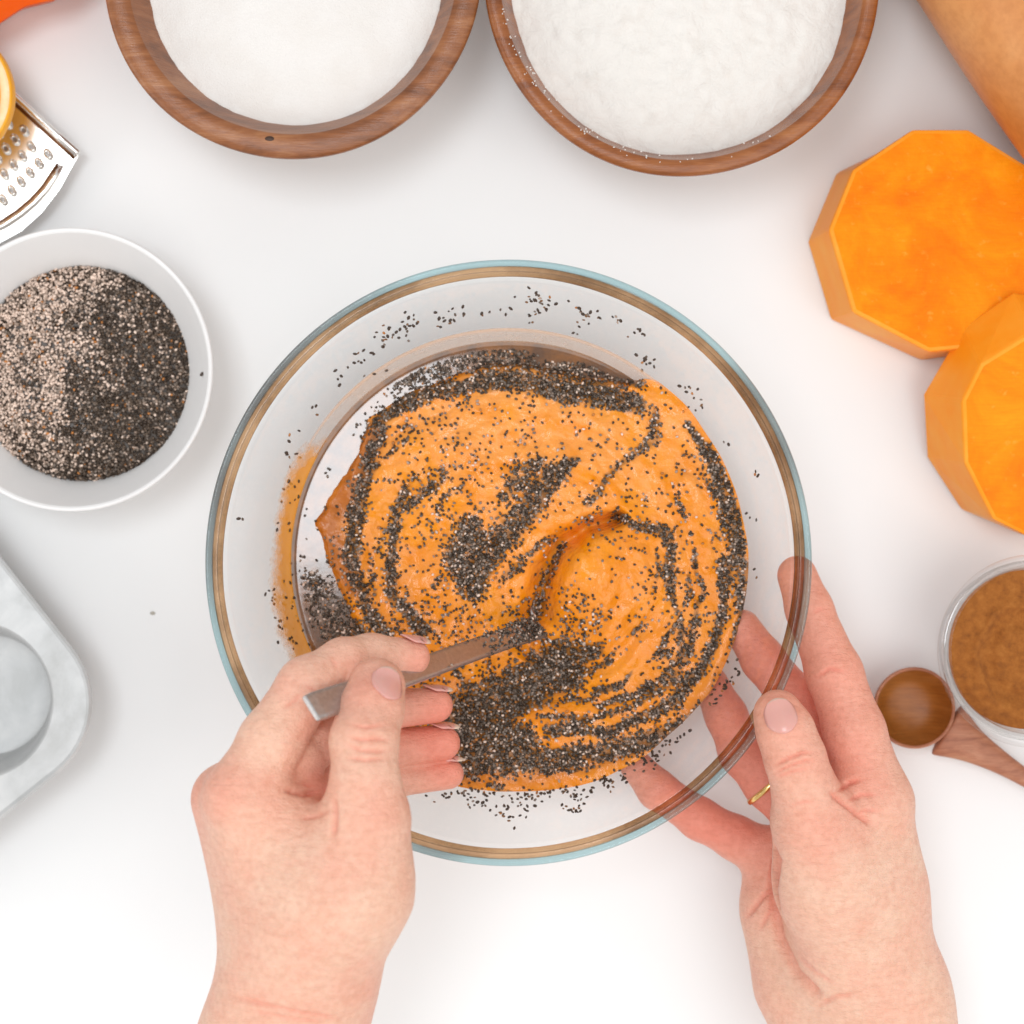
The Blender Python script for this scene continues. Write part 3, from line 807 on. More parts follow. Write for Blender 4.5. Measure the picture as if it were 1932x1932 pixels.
def make_hand(name, palm, fingers, h, creases, reds, k_palm=0.012, bumps=()):
    """palm: cones [(p, q, rp, rq[, flat])]; fingers: {name: ([(point, radius)], k to palm)}"""
    pts = [p for c in palm for p in (c[0], c[1])] + [p for f in fingers.values() for p, r in f[0]]
    body = Body([list(p) for p in pts], h)
    # widen the box by the largest radius
    body = Body([[x - 0.026 for x in np.array(pts).min(0)], [x + 0.026 for x in np.array(pts).max(0)]], h)
    Pm = body.blank()
    for c in palm:
        body.cone(Pm, c[0], c[1], c[2], c[3], c[5] if len(c) > 5 else k_palm, c[4] if len(c) > 4 else None, 0.022)
    res = Pm.copy()
    for nm, f in fingers.items():
        G = body.blank()
        ch = f[0]
        for (a, ra), (b, rb) in zip(ch, ch[1:]):
            body.cone(G, a, b, ra, rb, 0.003)
        res = smin(res, smin(G, Pm, f[1]), 0.0012)
    V, F = surface_nets(res, body.lo, h)
    V = smooth_mesh(V, F, 3)
    Nn = normals(V, F)
    red = np.zeros(len(V))
    dsp = np.zeros(len(V))
    for poly, depth, width in creases:
        # followed in plan on the upward-facing skin, fading out at both ends
        pu = [(966 + p.x / pxs(p.z), 966 - p.y / pxs(p.z), 1.0) for p in poly]
        zm = sum(p.z for p in poly) / len(poly)
        du_, dv_ = uv_of(V[:, 0], V[:, 1], V[:, 2])
        best, _w = seg_dist(du_, dv_, pu)
        best = best * pxs(zm)
        ends = np.minimum(np.hypot(du_ - pu[0][0], dv_ - pu[0][1]), np.hypot(du_ - pu[-1][0], dv_ - pu[-1][1])) * pxs(zm)
        g = np.exp(-(best / width) ** 2) * (Nn[:, 2] > 0.05) * (np.abs(V[:, 2] - zm) < 0.02) * np.clip(ends / 0.004, 0.15, 1)
        dsp -= 1.3 * depth * g; red = np.maximum(red, 0.40 * g)
    for p, r, s in bumps:
        g = np.exp(-(np.linalg.norm(V - np.array(p), axis=1) / r) ** 2); dsp += s * g
    for p, r, s in reds:
        g = np.exp(-(np.linalg.norm(V - np.array(p), axis=1) / r) ** 2)
        red = red + s * g
    V = V + Nn * dsp[:, None]
    me = mesh_np(name, V, F)
    set_float(me, 'red', np.clip(red, 0, 1))
    o = link(name, me, 'skin')
    o['_n'] = len(V)
    del o['_n']
    bvh = BVHTree.FromPolygons([tuple(p) for p in V], [tuple(f) for f in F])
    return o, bvh
def nail(hand, bvh, c, axis, n, L, W, tip=0.0, lift=0.0003, free=0.16):
    """a fingernail lying on the finger: c centre above the nail, axis towards the fingertip, n outward"""
    axis = Vector(axis).normalized(); n = Vector(n); n = (n - axis * n.dot(axis)).normalized(); s = axis.cross(n)
    V, F, ed = [], [], []
    NI, NJ = 14, 12
    prev = None
    for i in range(NI + 1):
        a = -1 + 2 * i / NI
        wid = (1 - abs(a) ** 3.2 * (0.55 if a < 0 else 0.42))
        for j in range(NJ + 1):
            b = -1 + 2 * j / NJ
            aa = a - 0.16 * b * b * (1 if a > 0 else -0.9) * abs(a)
            p = c + axis * (aa * L / 2) + s * (b * wid * W / 2)
            hit = bvh.ray_cast(p + n * 0.012, -n, 0.03)
            q = hit[0] if hit[0] is not None else p - n * 0.006
            # the free edge keeps going straight rather than following the fingertip down
            up = lift + 0.00022 * (1 - b * b) + max(0, a - 0.45) * 0.0013
            V.append(q + n * up); ed.append(1.0 if a > 1 - 2 * free else 0.0)
    for i in range(NI):
        for j in range(NJ):
            p = i * (NJ + 1) + j; F.append((p, p + 1, p + NJ + 2, p + NJ + 1))
    # lay the strip smooth
    arr = np.array([list(v) for v in V]).reshape(NI + 1, NJ + 1, 3)
    for _ in range(2):
        arr[1:-1] = 0.5 * arr[1:-1] + 0.25 * (arr[:-2] + arr[2:])
    me = from_list('fingernail', arr.reshape(-1, 3), F); set_float(me, 'edge', ed)
    bm = bmesh.new(); bm.from_mesh(me); bmesh.ops.recalc_face_normals(bm, faces=bm.faces)
    bm.to_mesh(me); bm.free()
    o = link('fingernail', me, 'nail', hand)
    md = o.modifiers.new('thickness', 'SOLIDIFY'); md.thickness = 0.0005; md.offset = 0
    return o
def finger_nail(hand, A_, rA, B_, rB, n, spread):
    """nail wrapped round the end of a straight finger bone A_ to B_"""
    ax_ = (B_ - A_); Lb = ax_.length; ax_ = ax_ / Lb
    n = Vector(n); n = (n - ax_ * n.dot(ax_)).normalized(); s_ = ax_.cross(n)
    V, F, ed = [], [], []
    NI, NJ = 12, 10
    for i in range(NI + 1):
        f = i / NI
        x_ = Lb - .0050 + (.0050 + rB * 1.04) * f
        rr_ = rA + (rB - rA) * min(x_ / Lb, 1.0) + .0010
        if x_ > Lb: rr_ = rr_ * (1 - .22 * ((x_ - Lb) / rB) ** 2)
        wd = 1 - .35 * max(0, (f - .7) / .3) ** 2 - .45 * max(0, (.25 - f) / .25) ** 2
        for j in range(NJ + 1):
            b = -1 + 2 * j / NJ; an = math.radians(spread) * b * wd
            V.append(A_ + ax_ * (x_ - .0012 * b * b * (1 if f > .5 else -1)) + (n * math.cos(an) + s_ * math.sin(an)) * rr_); ed.append(1.0 if f > .78 else 0.0)
    for i in range(NI):
        for j in range(NJ):
            p = i * (NJ + 1) + j; F.append((p, p + 1, p + NJ + 2, p + NJ + 1))
    me = from_list('fingernail', V, F); set_float(me, 'edge', ed)
    bm = bmesh.new(); bm.from_mesh(me); bmesh.ops.recalc_face_normals(bm, faces=bm.faces); bm.to_mesh(me); bm.free()
    o = link('fingernail', me, 'nail', hand)
    md = o.modifiers.new('thickness', 'SOLIDIFY'); md.thickness = 0.0005; md.offset = 0
    return o
HRES = 0.00065
mm = 0.001
def Q(u, v, z, r): return (P(u, v, z), r * mm)

# ---- left hand: pinches the spoon
palm = [
    (P(488, 2050, .116), P(535, 1940, .120), .0258, .0238, ((0.2, 0, 1), 0.9)),
    (P(535, 1940, .120), P(566, 1850, .123), .0238, .0222, ((0.2, 0, 1), 0.95)),
    (P(566, 1850, .123), P(578, 1760, .126), .0222, .0215),
    (P(570, 1770, .126), P(468, 1520, .134), .0190, .0118),     # index metacarpal
    (P(540, 1780, .118), P(426, 1506, .121), .0165, .0102),     # middle metacarpal
    (P(530, 1780, .112), P(452, 1545, .110), .0150, .0100),     # ring
    (P(540, 1780, .108), P(490, 1580, .104), .0140, .0090),     # little
    (P(600, 1800, .130), P(655, 1672, .139), .0170, .0188),     # thenar
    (P(655, 1672, .139), P(690, 1545, .143), .0188, .0118),
    (P(600, 1700, .134), P(530, 1560, .132), .0200, .0120),     # web muscle
    (P(590, 1640, .122), P(560, 1540, .115), .0160, .0120),
]
fingers = {
    'fold_a': ([Q(495, 1440, .127, 10.5), Q(562, 1430, .122, 9.6)], .006),
    'fold_b': ([Q(495, 1500, .127, 11.5), Q(572, 1504, .122, 9.6)], .006),
    'fold_c': ([Q(520, 1550, .128, 11.0), Q(592, 1546, .124, 7.5)], .006),
    'thumb': ([Q(672, 1640, .140, 15), Q(690, 1545, .144, 12.0), Q(689, 1470, .146, 10.6), Q(687, 1398, .142, 10.9), Q(700, 1340, .135, 10.4), Q(711, 1296, .128, 9.6)], .010),
    'index': ([Q(455, 1500, .135, 11.2), Q(512, 1398, .132, 10.6), Q(580, 1296, .127, 9.9), Q(648, 1251, .119, 8.2), Q(700, 1240, .112, 7.7), Q(776, 1240, .103, 6.5)], .008),
    'middle': ([Q(428, 1505, .121, 10.2), Q(520, 1440, .120, 9.6), Q(595, 1395, .116, 9.0), Q(720, 1338, .100, 7.4), Q(822, 1331, .090, 6.1)], .006),
    'ring': ([Q(455, 1545, .112, 9.2), Q(540, 1500, .112, 9.0), Q(598, 1478, .108, 8.5), Q(730, 1412, .094, 7.2), Q(835, 1402, .085, 6.3)], .006),
    'little': ([Q(500, 1580, .106, 8.5), Q(598, 1535, .104, 7.6), Q(740, 1470, .090, 6.4), Q(846, 1460, .082, 5.5)], .006),
}
creases = [
    ([P(652, 1388, .151), P(680, 1396, .154), P(712, 1394, .153), P(742, 1398, .146)], 0.00080, 0.00068),
    ([P(650, 1402, .151), P(680, 1416, .154), P(712, 1418, .153), P(742, 1416, .146)], 0.00057, 0.00065),
    ([P(648, 1430, .152), P(690, 1434, .155), P(735, 1430, .150)], 0.00034, 0.00074),
    ([P(530, 1488, .132), P(575, 1497, .130), P(612, 1490, .122)], 0.00127, 0.00087),
    ([P(560, 1545, .138), P(600, 1538, .134), P(625, 1528, .128)], 0.00069, 0.00074),
    ([P(568, 1290, .146), P(590, 1300, .147), P(610, 1318, .146)], 0.00034, 0.00074),
    ([P(628, 1590, .150), P(632, 1540, .142), P(630, 1500, .130)], 0.00115, 0.00099),
    ([P(560, 1475, .141), P(585, 1482, .136), P(604, 1482, .128)], .0004, .0007),
    ([P(470, 1905, .142), P(540, 1921, .148), P(620, 1931, .144)], .0004, .0008),
    ([P(655, 1365, .149), P(690, 1372, .152), P(735, 1366, .147)], .0003, .0007),
    ([P(530, 1340, .140), P(556, 1322, .141), P(575, 1300, .140)], .0003, .0007),
    ([P(620, 1236, .127), P(632, 1252, .128), P(640, 1268, .126)], .0003, .0007),
    ([P(440, 1880, .139), P(500, 1896, .146), P(570, 1912, .147), P(640, 1922, .142)], 0.00069, 0.00081),
]
reds = [(P(430, 1495, .146), .011, .36), (P(590, 1290, .146), .010, .25), (P(700, 1300, .140), .012, .55), (P(690, 1400, .152), .009, .22), (P(705, 1545, .155), .012, .35),
        (P(790, 1238, .106), .010, .6), (P(840, 1330, .094), .013, .55), (P(850, 1402, .09), .014, .55), (P(856, 1460, .086), .013, .55), (P(610, 1500, .125), .012, .6), (P(380, 1500, .125), .014, .35),
        (P(760, 1390, .10), .018, .5), (P(690, 1895, .13), .010, .12)]
bumps = [(P(432, 1498, .146), .009, .0012), (P(702, 1548, .156), .010, .0007), (P(585, 1290, .147), .007, .0005), (P(600, 1470, .118), .006, .0008)]
lhand, lb = make_hand('hand', palm, fingers, HRES, creases, reds, bumps=bumps)
tag(lhand, 'left hand pinching the steel spoon over the glass bowl', 'hand')
nail(lhand, lb, P(734, 1289, .139), P(722, 1262, .127) - P(706, 1350, .137), (0.42, 0.18, 0.9), .0130, .0112, free=.06)
for (A_, rA, B_, rB, nv_, wd_) in [
        (P(700, 1240, .112), .0077, P(776, 1240, .103), .0065, (0.05, 0.97, 0.15), 36),
        (P(720, 1338, .100), .0074, P(822, 1331, .090), .0061, (0.10, 0.99, 0.02), 36),
        (P(730, 1412, .094), .0072, P(835, 1402, .085), .0063, (0.10, 0.99, 0.02), 36),
        (P(740, 1470, .090), .0064, P(846, 1460, .082), .0055, (0.10, 0.99, 0.02), 36)]:
    finger_nail(lhand, A_, rA, B_, rB, nv_, wd_)

# ---- right hand: cups the bowl
palm = [
    (P(1560, 2020, .046), P(1545, 1890, .044), .0190, .0175),
    (P(1725, 2020, .058), P(1690, 1880, .058), .0185, .0180),
    (P(1645, 2020, .054), P(1620, 1880, .052), .0200, .0190),
    (P(1690, 1880, .058), P(1648, 1520, .073), .0165, .0128),    # index metacarpal
    (P(1620, 1860, .050), P(1600, 1540, .058), .0170, .0120),    # middle
    (P(1560, 1850, .044), P(1530, 1560, .044), .0150, .0105),    # ring
    (P(1500, 1850, .040), P(1455, 1620, .034), .0130, .0100),    # little / hypothenar
    (P(1520, 1830, .040), P(1470, 1720, .036), .0140, .0120),
    (P(1610, 1800, .064), P(1570, 1660, .074), .0190, .0180),    # thenar
    (P(1570, 1660, .074), P(1535, 1550, .084), .0180, .0125),
    (P(1640, 1680, .066), P(1600, 1570, .074), .0160, .0120),    # web
]
fingers = {
    'thumb': ([Q(1562, 1640, .078, 15.5), Q(1535, 1550, .086, 12.6), Q(1515, 1480, .092, 10.8), Q(1500, 1430, .095, 10.4), Q(1482, 1380, .095, 9.8), Q(1468, 1348, .093, 8.7)], .010),
    'index': ([Q(1650, 1510, .075, 12.6), Q(1612, 1380, .074, 10.9), Q(1574, 1270, .070, 10.0), Q(1527, 1150, .064, 8.3), Q(1504, 1086, .062, 7.3)], .008),
    'middle': ([Q(1600, 1540, .060, 11.5), Q(1545, 1400, .056, 9.6), Q(1500, 1320, .052, 8.8), Q(1440, 1245, .047, 7.9), Q(1400, 1185, .044, 7.0)], .006),
    'ring': ([Q(1535, 1560, .048, 10.5), Q(1450, 1480, .046, 9.0), Q(1400, 1420, .043, 8.4), Q(1370, 1350, .040, 7.6), Q(1340, 1290, .037, 6.8)], .006),
    'little': ([Q(1460, 1620, .036, 9.5), Q(1390, 1582, .035, 8.2), Q(1320, 1545, .036, 7.7), Q(1240, 1490, .036, 7.2), Q(1200, 1445, .035, 6.2)], .006),
}
creases = [
    ([P(1455, 1448, .104), P(1485, 1432, .106), P(1515, 1420, .105), P(1540, 1420, .098)], 0.00080, 0.00068),
    ([P(1455, 1462, .104), P(1490, 1445, .106), P(1520, 1435, .105), P(1542, 1436, .098)], 0.00069, 0.00065),
    ([P(1575, 1500, .085), P(1600, 1478, .086), P(1632, 1470, .086)], 0.00092, 0.00081),
    ([P(1560, 1490, .09), P(1610, 1530, .088), P(1650, 1560, .088)], 0.00127, 0.00099),
    ([P(1538, 1280, .08), P(1565, 1262, .081), P(1600, 1268, .078)], 0.00046, 0.00074),
    ([P(1468, 1600, .08), P(1455, 1680, .07), P(1470, 1770, .06), P(1500, 1835, .06), P(1550, 1885, .066)], 0.00184, 0.00161),
    ([P(1455, 1470, .104), P(1495, 1456, .106), P(1530, 1448, .103)], .0004, .0007),
    ([P(1490, 1520, .100), P(1520, 1512, .103), P(1545, 1515, .100)], .0003, .0007),
    ([P(1590, 1515, .087), P(1625, 1500, .088), P(1660, 1500, .089)], .0005, .0008),
    ([P(1600, 1545, .086), P(1630, 1530, .088), P(1665, 1530, .089)], .0003, .0008),
    ([P(1530, 1160, .072), P(1545, 1150, .073), P(1562, 1150, .070)], .0004, .0008),
    ([P(1430, 1760, .050), P(1452, 1720, .052), P(1462, 1690, .054)], .0005, .0009),
    ([P(1500, 1800, .070), P(1540, 1835, .076), P(1580, 1860, .078)], .0003, .0009),
    ([P(1540, 1900, .068), P(1580, 1880, .070), P(1620, 1878, .072)], 0.00069, 0.00087),
    ([P(1405, 1735, .046), P(1440, 1690, .048), P(1465, 1665, .05)], 0.00103, 0.00093),
    ([P(1480, 1630, .088), P(1462, 1615, .08), P(1455, 1590, .07)], 0.00103, 0.00099),
]
reds = [(P(1468, 1330, .10), .011, .6), (P(1500, 1430, .104), .012, .3), (P(1535, 1555, .098), .014, .3), (P(1600, 1400, .08), .022, .45), (P(1560, 1230, .076), .018, .5), (P(1505, 1080, .066), .02, .6),
        (P(1420, 1220, .05), .022, .7), (P(1380, 1390, .047), .028, .75), (P(1230, 1490, .04), .026, .6), (P(1330, 1550, .042), .016, .45), (P(1430, 1600, .044), .026, .55), (P(1500, 1350, .058), .02, .6), (P(1530, 1400, .06), .02, .55),
        (P(1500, 1600, .08), .010, .3), (P(1640, 1500, .09), .014, .25), (P(1480, 1470, .055), .02, .5)]
bumps = [(P(1650, 1505, .09), .011, .0007), (P(1538, 1555, .099), .010, .0008)]
rhand, rb_ = make_hand('hand', palm, fingers, HRES, creases, reds, bumps=bumps)
tag(rhand, 'right hand cupping the glass bowl, thumb over its rim', 'hand')
nail(rhand, rb_, P(1473, 1352, .102), P(1466, 1320, .094) - P(1488, 1400, .099), (-0.02, 0.22, 0.97), .0130, .0110, free=.07)
# gold ring on the ring finger
a = P(1452, 1482, .046); b = P(1425, 1450, .0447)
ax = (b - a).normalized()
V, F = [], []
n1, n2 = 48, 10
q = ax.to_track_quat('Z', 'Y')
for i in range(n1):
    t = 2 * math.pi * i / n1
    for j in range(n2):
        s = 2 * math.pi * j / n2
        r = 0.0100 + 0.0006 * math.cos(s)
        V.append(a + q @ Vector((r * math.cos(t), r * math.sin(t), 0.0011 * math.sin(s))))
for i in range(n1):
    for j in range(n2):
        F.append((i * n2 + j, ((i + 1) % n1) * n2 + j, ((i + 1) % n1) * n2 + (j + 1) % n2, i * n2 + (j + 1) % n2))
rg = link('finger_ring', from_list('finger_ring', V, F), 'gold')
tag(rg, 'thin gold ring worn on the hand that holds the bowl', 'ring')

# ------------------------------------------------------------------ steel spoon in the hand
HA = P(586, 1337, .149); HB = P(1015, 1183, .046)
ax = (HB - HA).normalized(); side = ax.cross(Vector((0.1, 0.35, 1))).normalized(); nrm = side.cross(ax).normalized()
if nrm.z < 0: nrm = -nrm; side = -side
spoon = empty('steel_spoon', HB)
tag(spoon, 'flat steel spoon held in the batter, its blade crusted with seeds', 'spoon')
L = (HB - HA).length
stations = [(0, .0048, .0011), (.004, .0051, .0012), (.25 * L, .0046, .0012), (.6 * L, .0041, .0013), (.85 * L, .0041, .0014), (1.0 * L, .0048, .0014)]
V, F = [], []
n = 16
for (s, w, t) in stations:
    c = HA + ax * s - HB
    for k in range(n):
        an = 2 * math.pi * k / n
        cx = math.copysign(abs(math.cos(an)) ** 0.35, math.cos(an)); cy = math.copysign(abs(math.sin(an)) ** 0.6, math.sin(an))
        V.append(c + side * (w * cx) + nrm * (t * cy))
for i in range(len(stations) - 1):
    for k in range(n):
        F.append((i * n + k, i * n + (k + 1) % n, (i + 1) * n + (k + 1) % n, (i + 1) * n + k))
F.append(tuple(range(n))[::-1]); F.append(tuple(range((len(stations) - 1) * n, len(stations) * n)))
me = from_list('handle', V, F)
bm = bmesh.new(); bm.from_mesh(me); bmesh.ops.recalc_face_normals(bm, faces=bm.faces); bm.to_mesh(me); bm.free()
ho = link('handle', me, 'spoon', spoon, smooth=False)
bv = ho.modifiers.new('bevel', 'BEVEL'); bv.width = 0.0004; bv.segments = 2; bv.limit_method = 'ANGLE'; bv.angle_limit = math.radians(50)
# bowl of the spoon, sunk in the batter
V, F = [], []
NI, NJ = 14, 14
for i in range(NI + 1):
    f = i / NI; w = .0125 * math.sin(math.pi * (0.12 + 0.88 * f)) ** 0.6 if f < 1 else 0.0005
    for j in range(NJ + 1):
        b = -1 + 2 * j / NJ
        V.append(ax * (f * .034 + .002) - Vector((0, 0, .004)) + side * (w * b) - nrm * (0.006 * (1 - b * b) * math.sin(math.pi * min(f, 1))))
for i in range(NI):
    for j in range(NJ):
        p = i * (NJ + 1) + j; F.append((p, p + 1, p + NJ + 2, p + NJ + 1))
so = link('spoon_bowl', from_list('spoon_bowl', V, F), 'spoon', spoon)
md = so.modifiers.new('thickness', 'SOLIDIFY'); md.thickness = 0.0012
# seeds crusted on the handle near the batter
pos, nor = [], []
for k in range(260):
    f = 1 - abs(random.gauss(0, 0.13)); f = max(f, 0.55)
    b = random.uniform(-1, 1)
    pos.append(HA + ax * (L * f) + side * (.0046 * b) + nrm * (0.0016 + random.uniform(0, .0006))); nor.append(nrm)
me = seeds_mesh('seed_crust', np.array(pos) - np.array(HB), np.array(nor), seed_cols(len(pos), [0.3, 0.26, 0.26, 0.1, 0.06, 0.02]))
cr = link('seed_crust', me, 'seed', spoon); cr['kind'] = 'stuff'

# ------------------------------------------------------------------ wooden bowls with sugar and flour
def wooden_bowl(u, v, z, R, wall, m, label, zfill, rfill, fillname, fillmat, filllabel, fillcat, crown, seed):
    c = P(u, v, z)
    root = empty('wooden_bowl', (c.x, c.y, 0))
    tag(root, label, 'bowl')
    prof = [(0.0, 0.0006), (R * .50, 0.0006), (R * .56, 0.002), (R * .74, z * .28), (R * .92, z * .66), (R * .985, z * .88), (R, z * .955), (R - wall * .15, z * .99), (R - wall * .5, z), (R - wall * .85, z * .985), (R - wall, z * .94), (rfill, zfill), (rfill * .88, zfill * .62), (R * .5, z * .16), (0, z * .13)]
    w = lambda a, zz: 0.004 * math.sin(2 * a + seed) + 0.0025 * math.sin(5 * a + 1.3 * seed)
    o = lathe('bowl_wall', smooth_prof(prof, 5), m, root, 180, w)
    # filling
    ri = rfill + 0.0006
    NRr, NT_ = 70, 240
    Vv = []
    for i in range(NRr + 1):
        f = i / NRr
        for k in range(NT_):
            a = 2 * math.pi * k / NT_
            Vv.append((f, a))
    f = np.array([q_[0] for q_ in Vv]); a = np.array([q_[1] for q_ in Vv])
    rr_ = f * ri * (1 + w(0, 0) * 0) * (1 + 0.004 * np.sin(2 * a + seed) + 0.0025 * np.sin(5 * a + 1.3 * seed))
    xx, yy = rr_ * np.cos(a), rr_ * np.sin(a)
    lump = 0.25 if fillmat == 'sugar' else 1.0
    zz = zfill + crown * (1 - f ** 2) + lump * 0.0026 * (vnoise(xx / .02 + 9, yy / .02 + 9, seed + 3, 4) - .5) + lump * 0.0013 * (vnoise(xx / .004 + 50, yy / .004 + 50, seed + 5, 2) - .5)
    zz = zz + np.where(f > .97, 0.0014 * (vnoise(a * 14, f * 0, seed + 8, 3) - .35), 0)
    Vn = np.stack([xx, yy, zz], 1); ii = np.arange(len(Vn)).reshape(NRr + 1, NT_)
    Fn = np.stack([ii[:-1], ii[1:], np.roll(ii, -1, 1)[1:], np.roll(ii, -1, 1)[:-1]], -1).reshape(-1, 4)
    fo = link(fillname, mesh_np(fillname, Vn, Fn), fillmat)
    fo.location = (c.x, c.y, 0)
    tag(fo, filllabel, fillcat)
    return root, c
w1, c1 = wooden_bowl(550, -57, .055, .0697, .0100, 'wood_a', 'wide wooden bowl with a thick rounded rim, holding smooth white sugar', .041, .0548, 'sugar', 'sugar', 'fine white sugar filling the thick rimmed wooden bowl', 'sugar', .003, 1)
w2, c2 = wooden_bowl(1288, -45, .055, .0734, .0066, 'wood_b', 'reddish wooden bowl with a thin rim dusted with flour', .040, .0632, 'flour', 'flour', 'lumpy white flour filling the thin rimmed wooden bowl', 'flour', .004, 4)
# knot on the rim of the sugar bowl
p = P(508, 262, .0552)
kn = lathe('knot', [(0, .0004), (.0014, .0002), (.0019, -.0004)], 'knot', w1, 14)
kn.location = (p.x - c1.x, p.y - c1.y, .0547); kn.scale = (1.2, .7, 1)
# flour dusted on the rim
V = []
for k in range(90):
    a = math.radians(random.choice([random.gauss(205, 10), random.gauss(238, 12), random.uniform(190, 300)]))
    rr_ = .0734 - random.uniform(.003, .0085)
    V.append((rr_ * math.cos(a), rr_ * math.sin(a), .0548 - random.uniform(0, .0006)))
me = seeds_mesh('flour_dust', np.array(V), np.tile([0, 0, 1.0], (len(V), 1)), np.ones((len(V), 4)), (.00042, .00026, .0002))
fd = link('flour_dust', me, 'flour', w2); fd['kind'] = 'stuff'

# ------------------------------------------------------------------ dish of chia
c = P(134, 697, .040)
dish = empty('chia_dish', (c.x, c.y, 0))
tag(dish, 'shallow pale grey dish with sloping sides, full of chia seeds', 'dish')
R = 268 * pxs(.040)
lathe('dish_wall', smooth_prof([(0, .0005), (.030, .0005), (.034, .002), (.043, .018), (R - .0015, .0365), (R, .0392), (R - .0006, .0402), (R - .0016, .0398), (R - .003, .0372), (.0415, .019), (.033, .004), (0, .0035)], 5), 'dish', dish, 160)
zc = .0175
rc = 206 * pxs(zc)
def chia_z(x, y):
    r = np.hypot(x, y) / rc
    top = zc + 0.0075 - 0.20 * np.maximum(x - 0.002, 0) * np.clip(x / 0.012, 0, 1) + 0.0010 * (vnoise(x / .008 + 20, y / .008 + 20, 71, 2) - .5)
    return np.minimum(top, zc + 0.0120 * np.clip(1 - r ** 2, 0, 1) ** 0.6)
N = 12000
a = rng.uniform(0, 2 * math.pi, N); r = rc * np.sqrt(rng.uniform(0, 1, N)) * (1 + 0.012 * rng.normal(size=N))
x, y = r * np.cos(a), r * np.sin(a)
cx = P(159, 706, zc).x - c.x; cy = P(159, 706, zc).y - c.y
e = 1e-4
nx = -(chia_z(x + e, y) - chia_z(x - e, y)) / (2 * e); ny = -(chia_z(x, y + e) - chia_z(x, y - e)) / (2 * e)
pos = np.stack([x + cx, y + cy, chia_z(x, y) + rng.uniform(-.0007, .0006, N)], 1)
cA = seed_cols(N, [0.42, 0.30, 0.14, 0.08, 0.04, 0.02]); cSheen = seed_cols(N, [0.05, 0.08, 0.06, 0.22, 0.57, 0.02])  # second mix is paler: glossy sheen of the left side painted into seeds
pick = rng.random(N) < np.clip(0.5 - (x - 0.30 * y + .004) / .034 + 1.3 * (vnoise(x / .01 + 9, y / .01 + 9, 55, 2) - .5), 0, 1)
me = seeds_mesh('chia_seeds', pos, np.stack([nx, ny, np.ones(N)], 1), np.where(pick[:, None], cSheen, cA), tilt=0.22)
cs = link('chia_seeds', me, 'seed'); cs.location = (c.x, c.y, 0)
tag(cs, 'mound of dry grey and brown chia seeds in the pale dish', 'chia seeds', kind='stuff')
g = np.linspace(0, 1, 40); V = []; F = []
for i, f in enumerate(g):
    for k in range(120):
        an = 2 * math.pi * k / 120; xx, yy = rc * 1.0 * f * math.cos(an), rc * 1.0 * f * math.sin(an)
        V.append((xx + cx, yy + cy, float(chia_z(np.array([xx]), np.array([yy]))[0]) - .0008))
for i in range(39):
    for k in range(120):
        F.append((i * 120 + k, (i + 1) * 120 + k, (i + 1) * 120 + (k + 1) % 120, i * 120 + (k + 1) % 120))
me = from_list('seed_bed', V, F); set_col(me, 'tint', np.tile([0.06, 0.04, 0.028, 1], (len(V), 1)))
sb = link('seed_bed', me, 'seed', cs)
for (u_, v_, z_, lb_) in [(381, 706, .0335, 'lone dark chia seed on the sloping side of the grey dish'), ]:
    p = P(u_, v_, z_); o = bpy.data.objects.new('chia_seed', seed_me); o.location = p + Vector((0, 0, .0004)); C.objects.link(o)
    tag(o, lb_, 'chia seed')
# crumb on the table
cm = lathe('crumb', [(0, .0006), (.0008, .0004), (.0010, .0), (0, 0)], 'crumb', None, 9); cm.location = P(288, 1157, 0.0002); cm.scale = (1.1, .7, 1)
tag(cm, 'tiny pale grey crumb lying on the bare white table', 'crumb')

# ------------------------------------------------------------------ pumpkin slices
def slab(name, top, bot, zt, zb, mt, ms, parent_loc, bevel=0.0016):
    """octagonal slice: polygon top face over polygon bottom face, sides as faces of their own"""
    T = [P(u, v, zt) for u, v in top]; B = [P(u, v, zb) for u, v in bot]
    n = len(T)
    me = bpy.data.meshes.new(name)
    bm = bmesh.new()
    tv = [bm.verts.new(p - parent_loc) for p in T]; bv_ = [bm.verts.new(p - parent_loc) for p in B]
    ft = bm.faces.new(tv); ft.material_index = 0
    fb = bm.faces.new(bv_[::-1]); fb.material_index = 1
    for i in range(n):
        f = bm.faces.new((tv[i], bv_[i], bv_[(i + 1) % n], tv[(i + 1) % n])); f.material_index = 1
    bmesh.ops.recalc_face_normals(bm, faces=bm.faces)
    bmesh.ops.bevel(bm, geom=list(bm.edges), offset=bevel, segments=2, affect='EDGES', profile=0.6, material=1)
    bm.to_mesh(me); bm.free()
    me.materials.append(M[mt]); me.materials.append(M[ms])
    return me
ctr = P(1770, 450, 0)
top1 = [(1722, 244), (1828, 244), (1938, 312), (1985, 430), (1955, 560), (1850, 655), (1752, 664), (1609, 589), (1564, 433), (1609, 320)]
bot1 = [(1700, 268), (1790, 266), (1890, 330), (1935, 440), (1910, 575), (1820, 668), (1737, 680), (1566, 603), (1523, 457), (1577, 327)]
me = slab('slice', top1, bot1, .030, .0008, 'flesh', 'flesh_side', ctr)
s1 = link('pumpkin_slice', me, None, smooth=False); s1.location = ctr
tag(s1, 'flat octagonal slice of peeled orange pumpkin, lying between squash and wooden bowl', 'pumpkin slice', 'pumpkin slices')
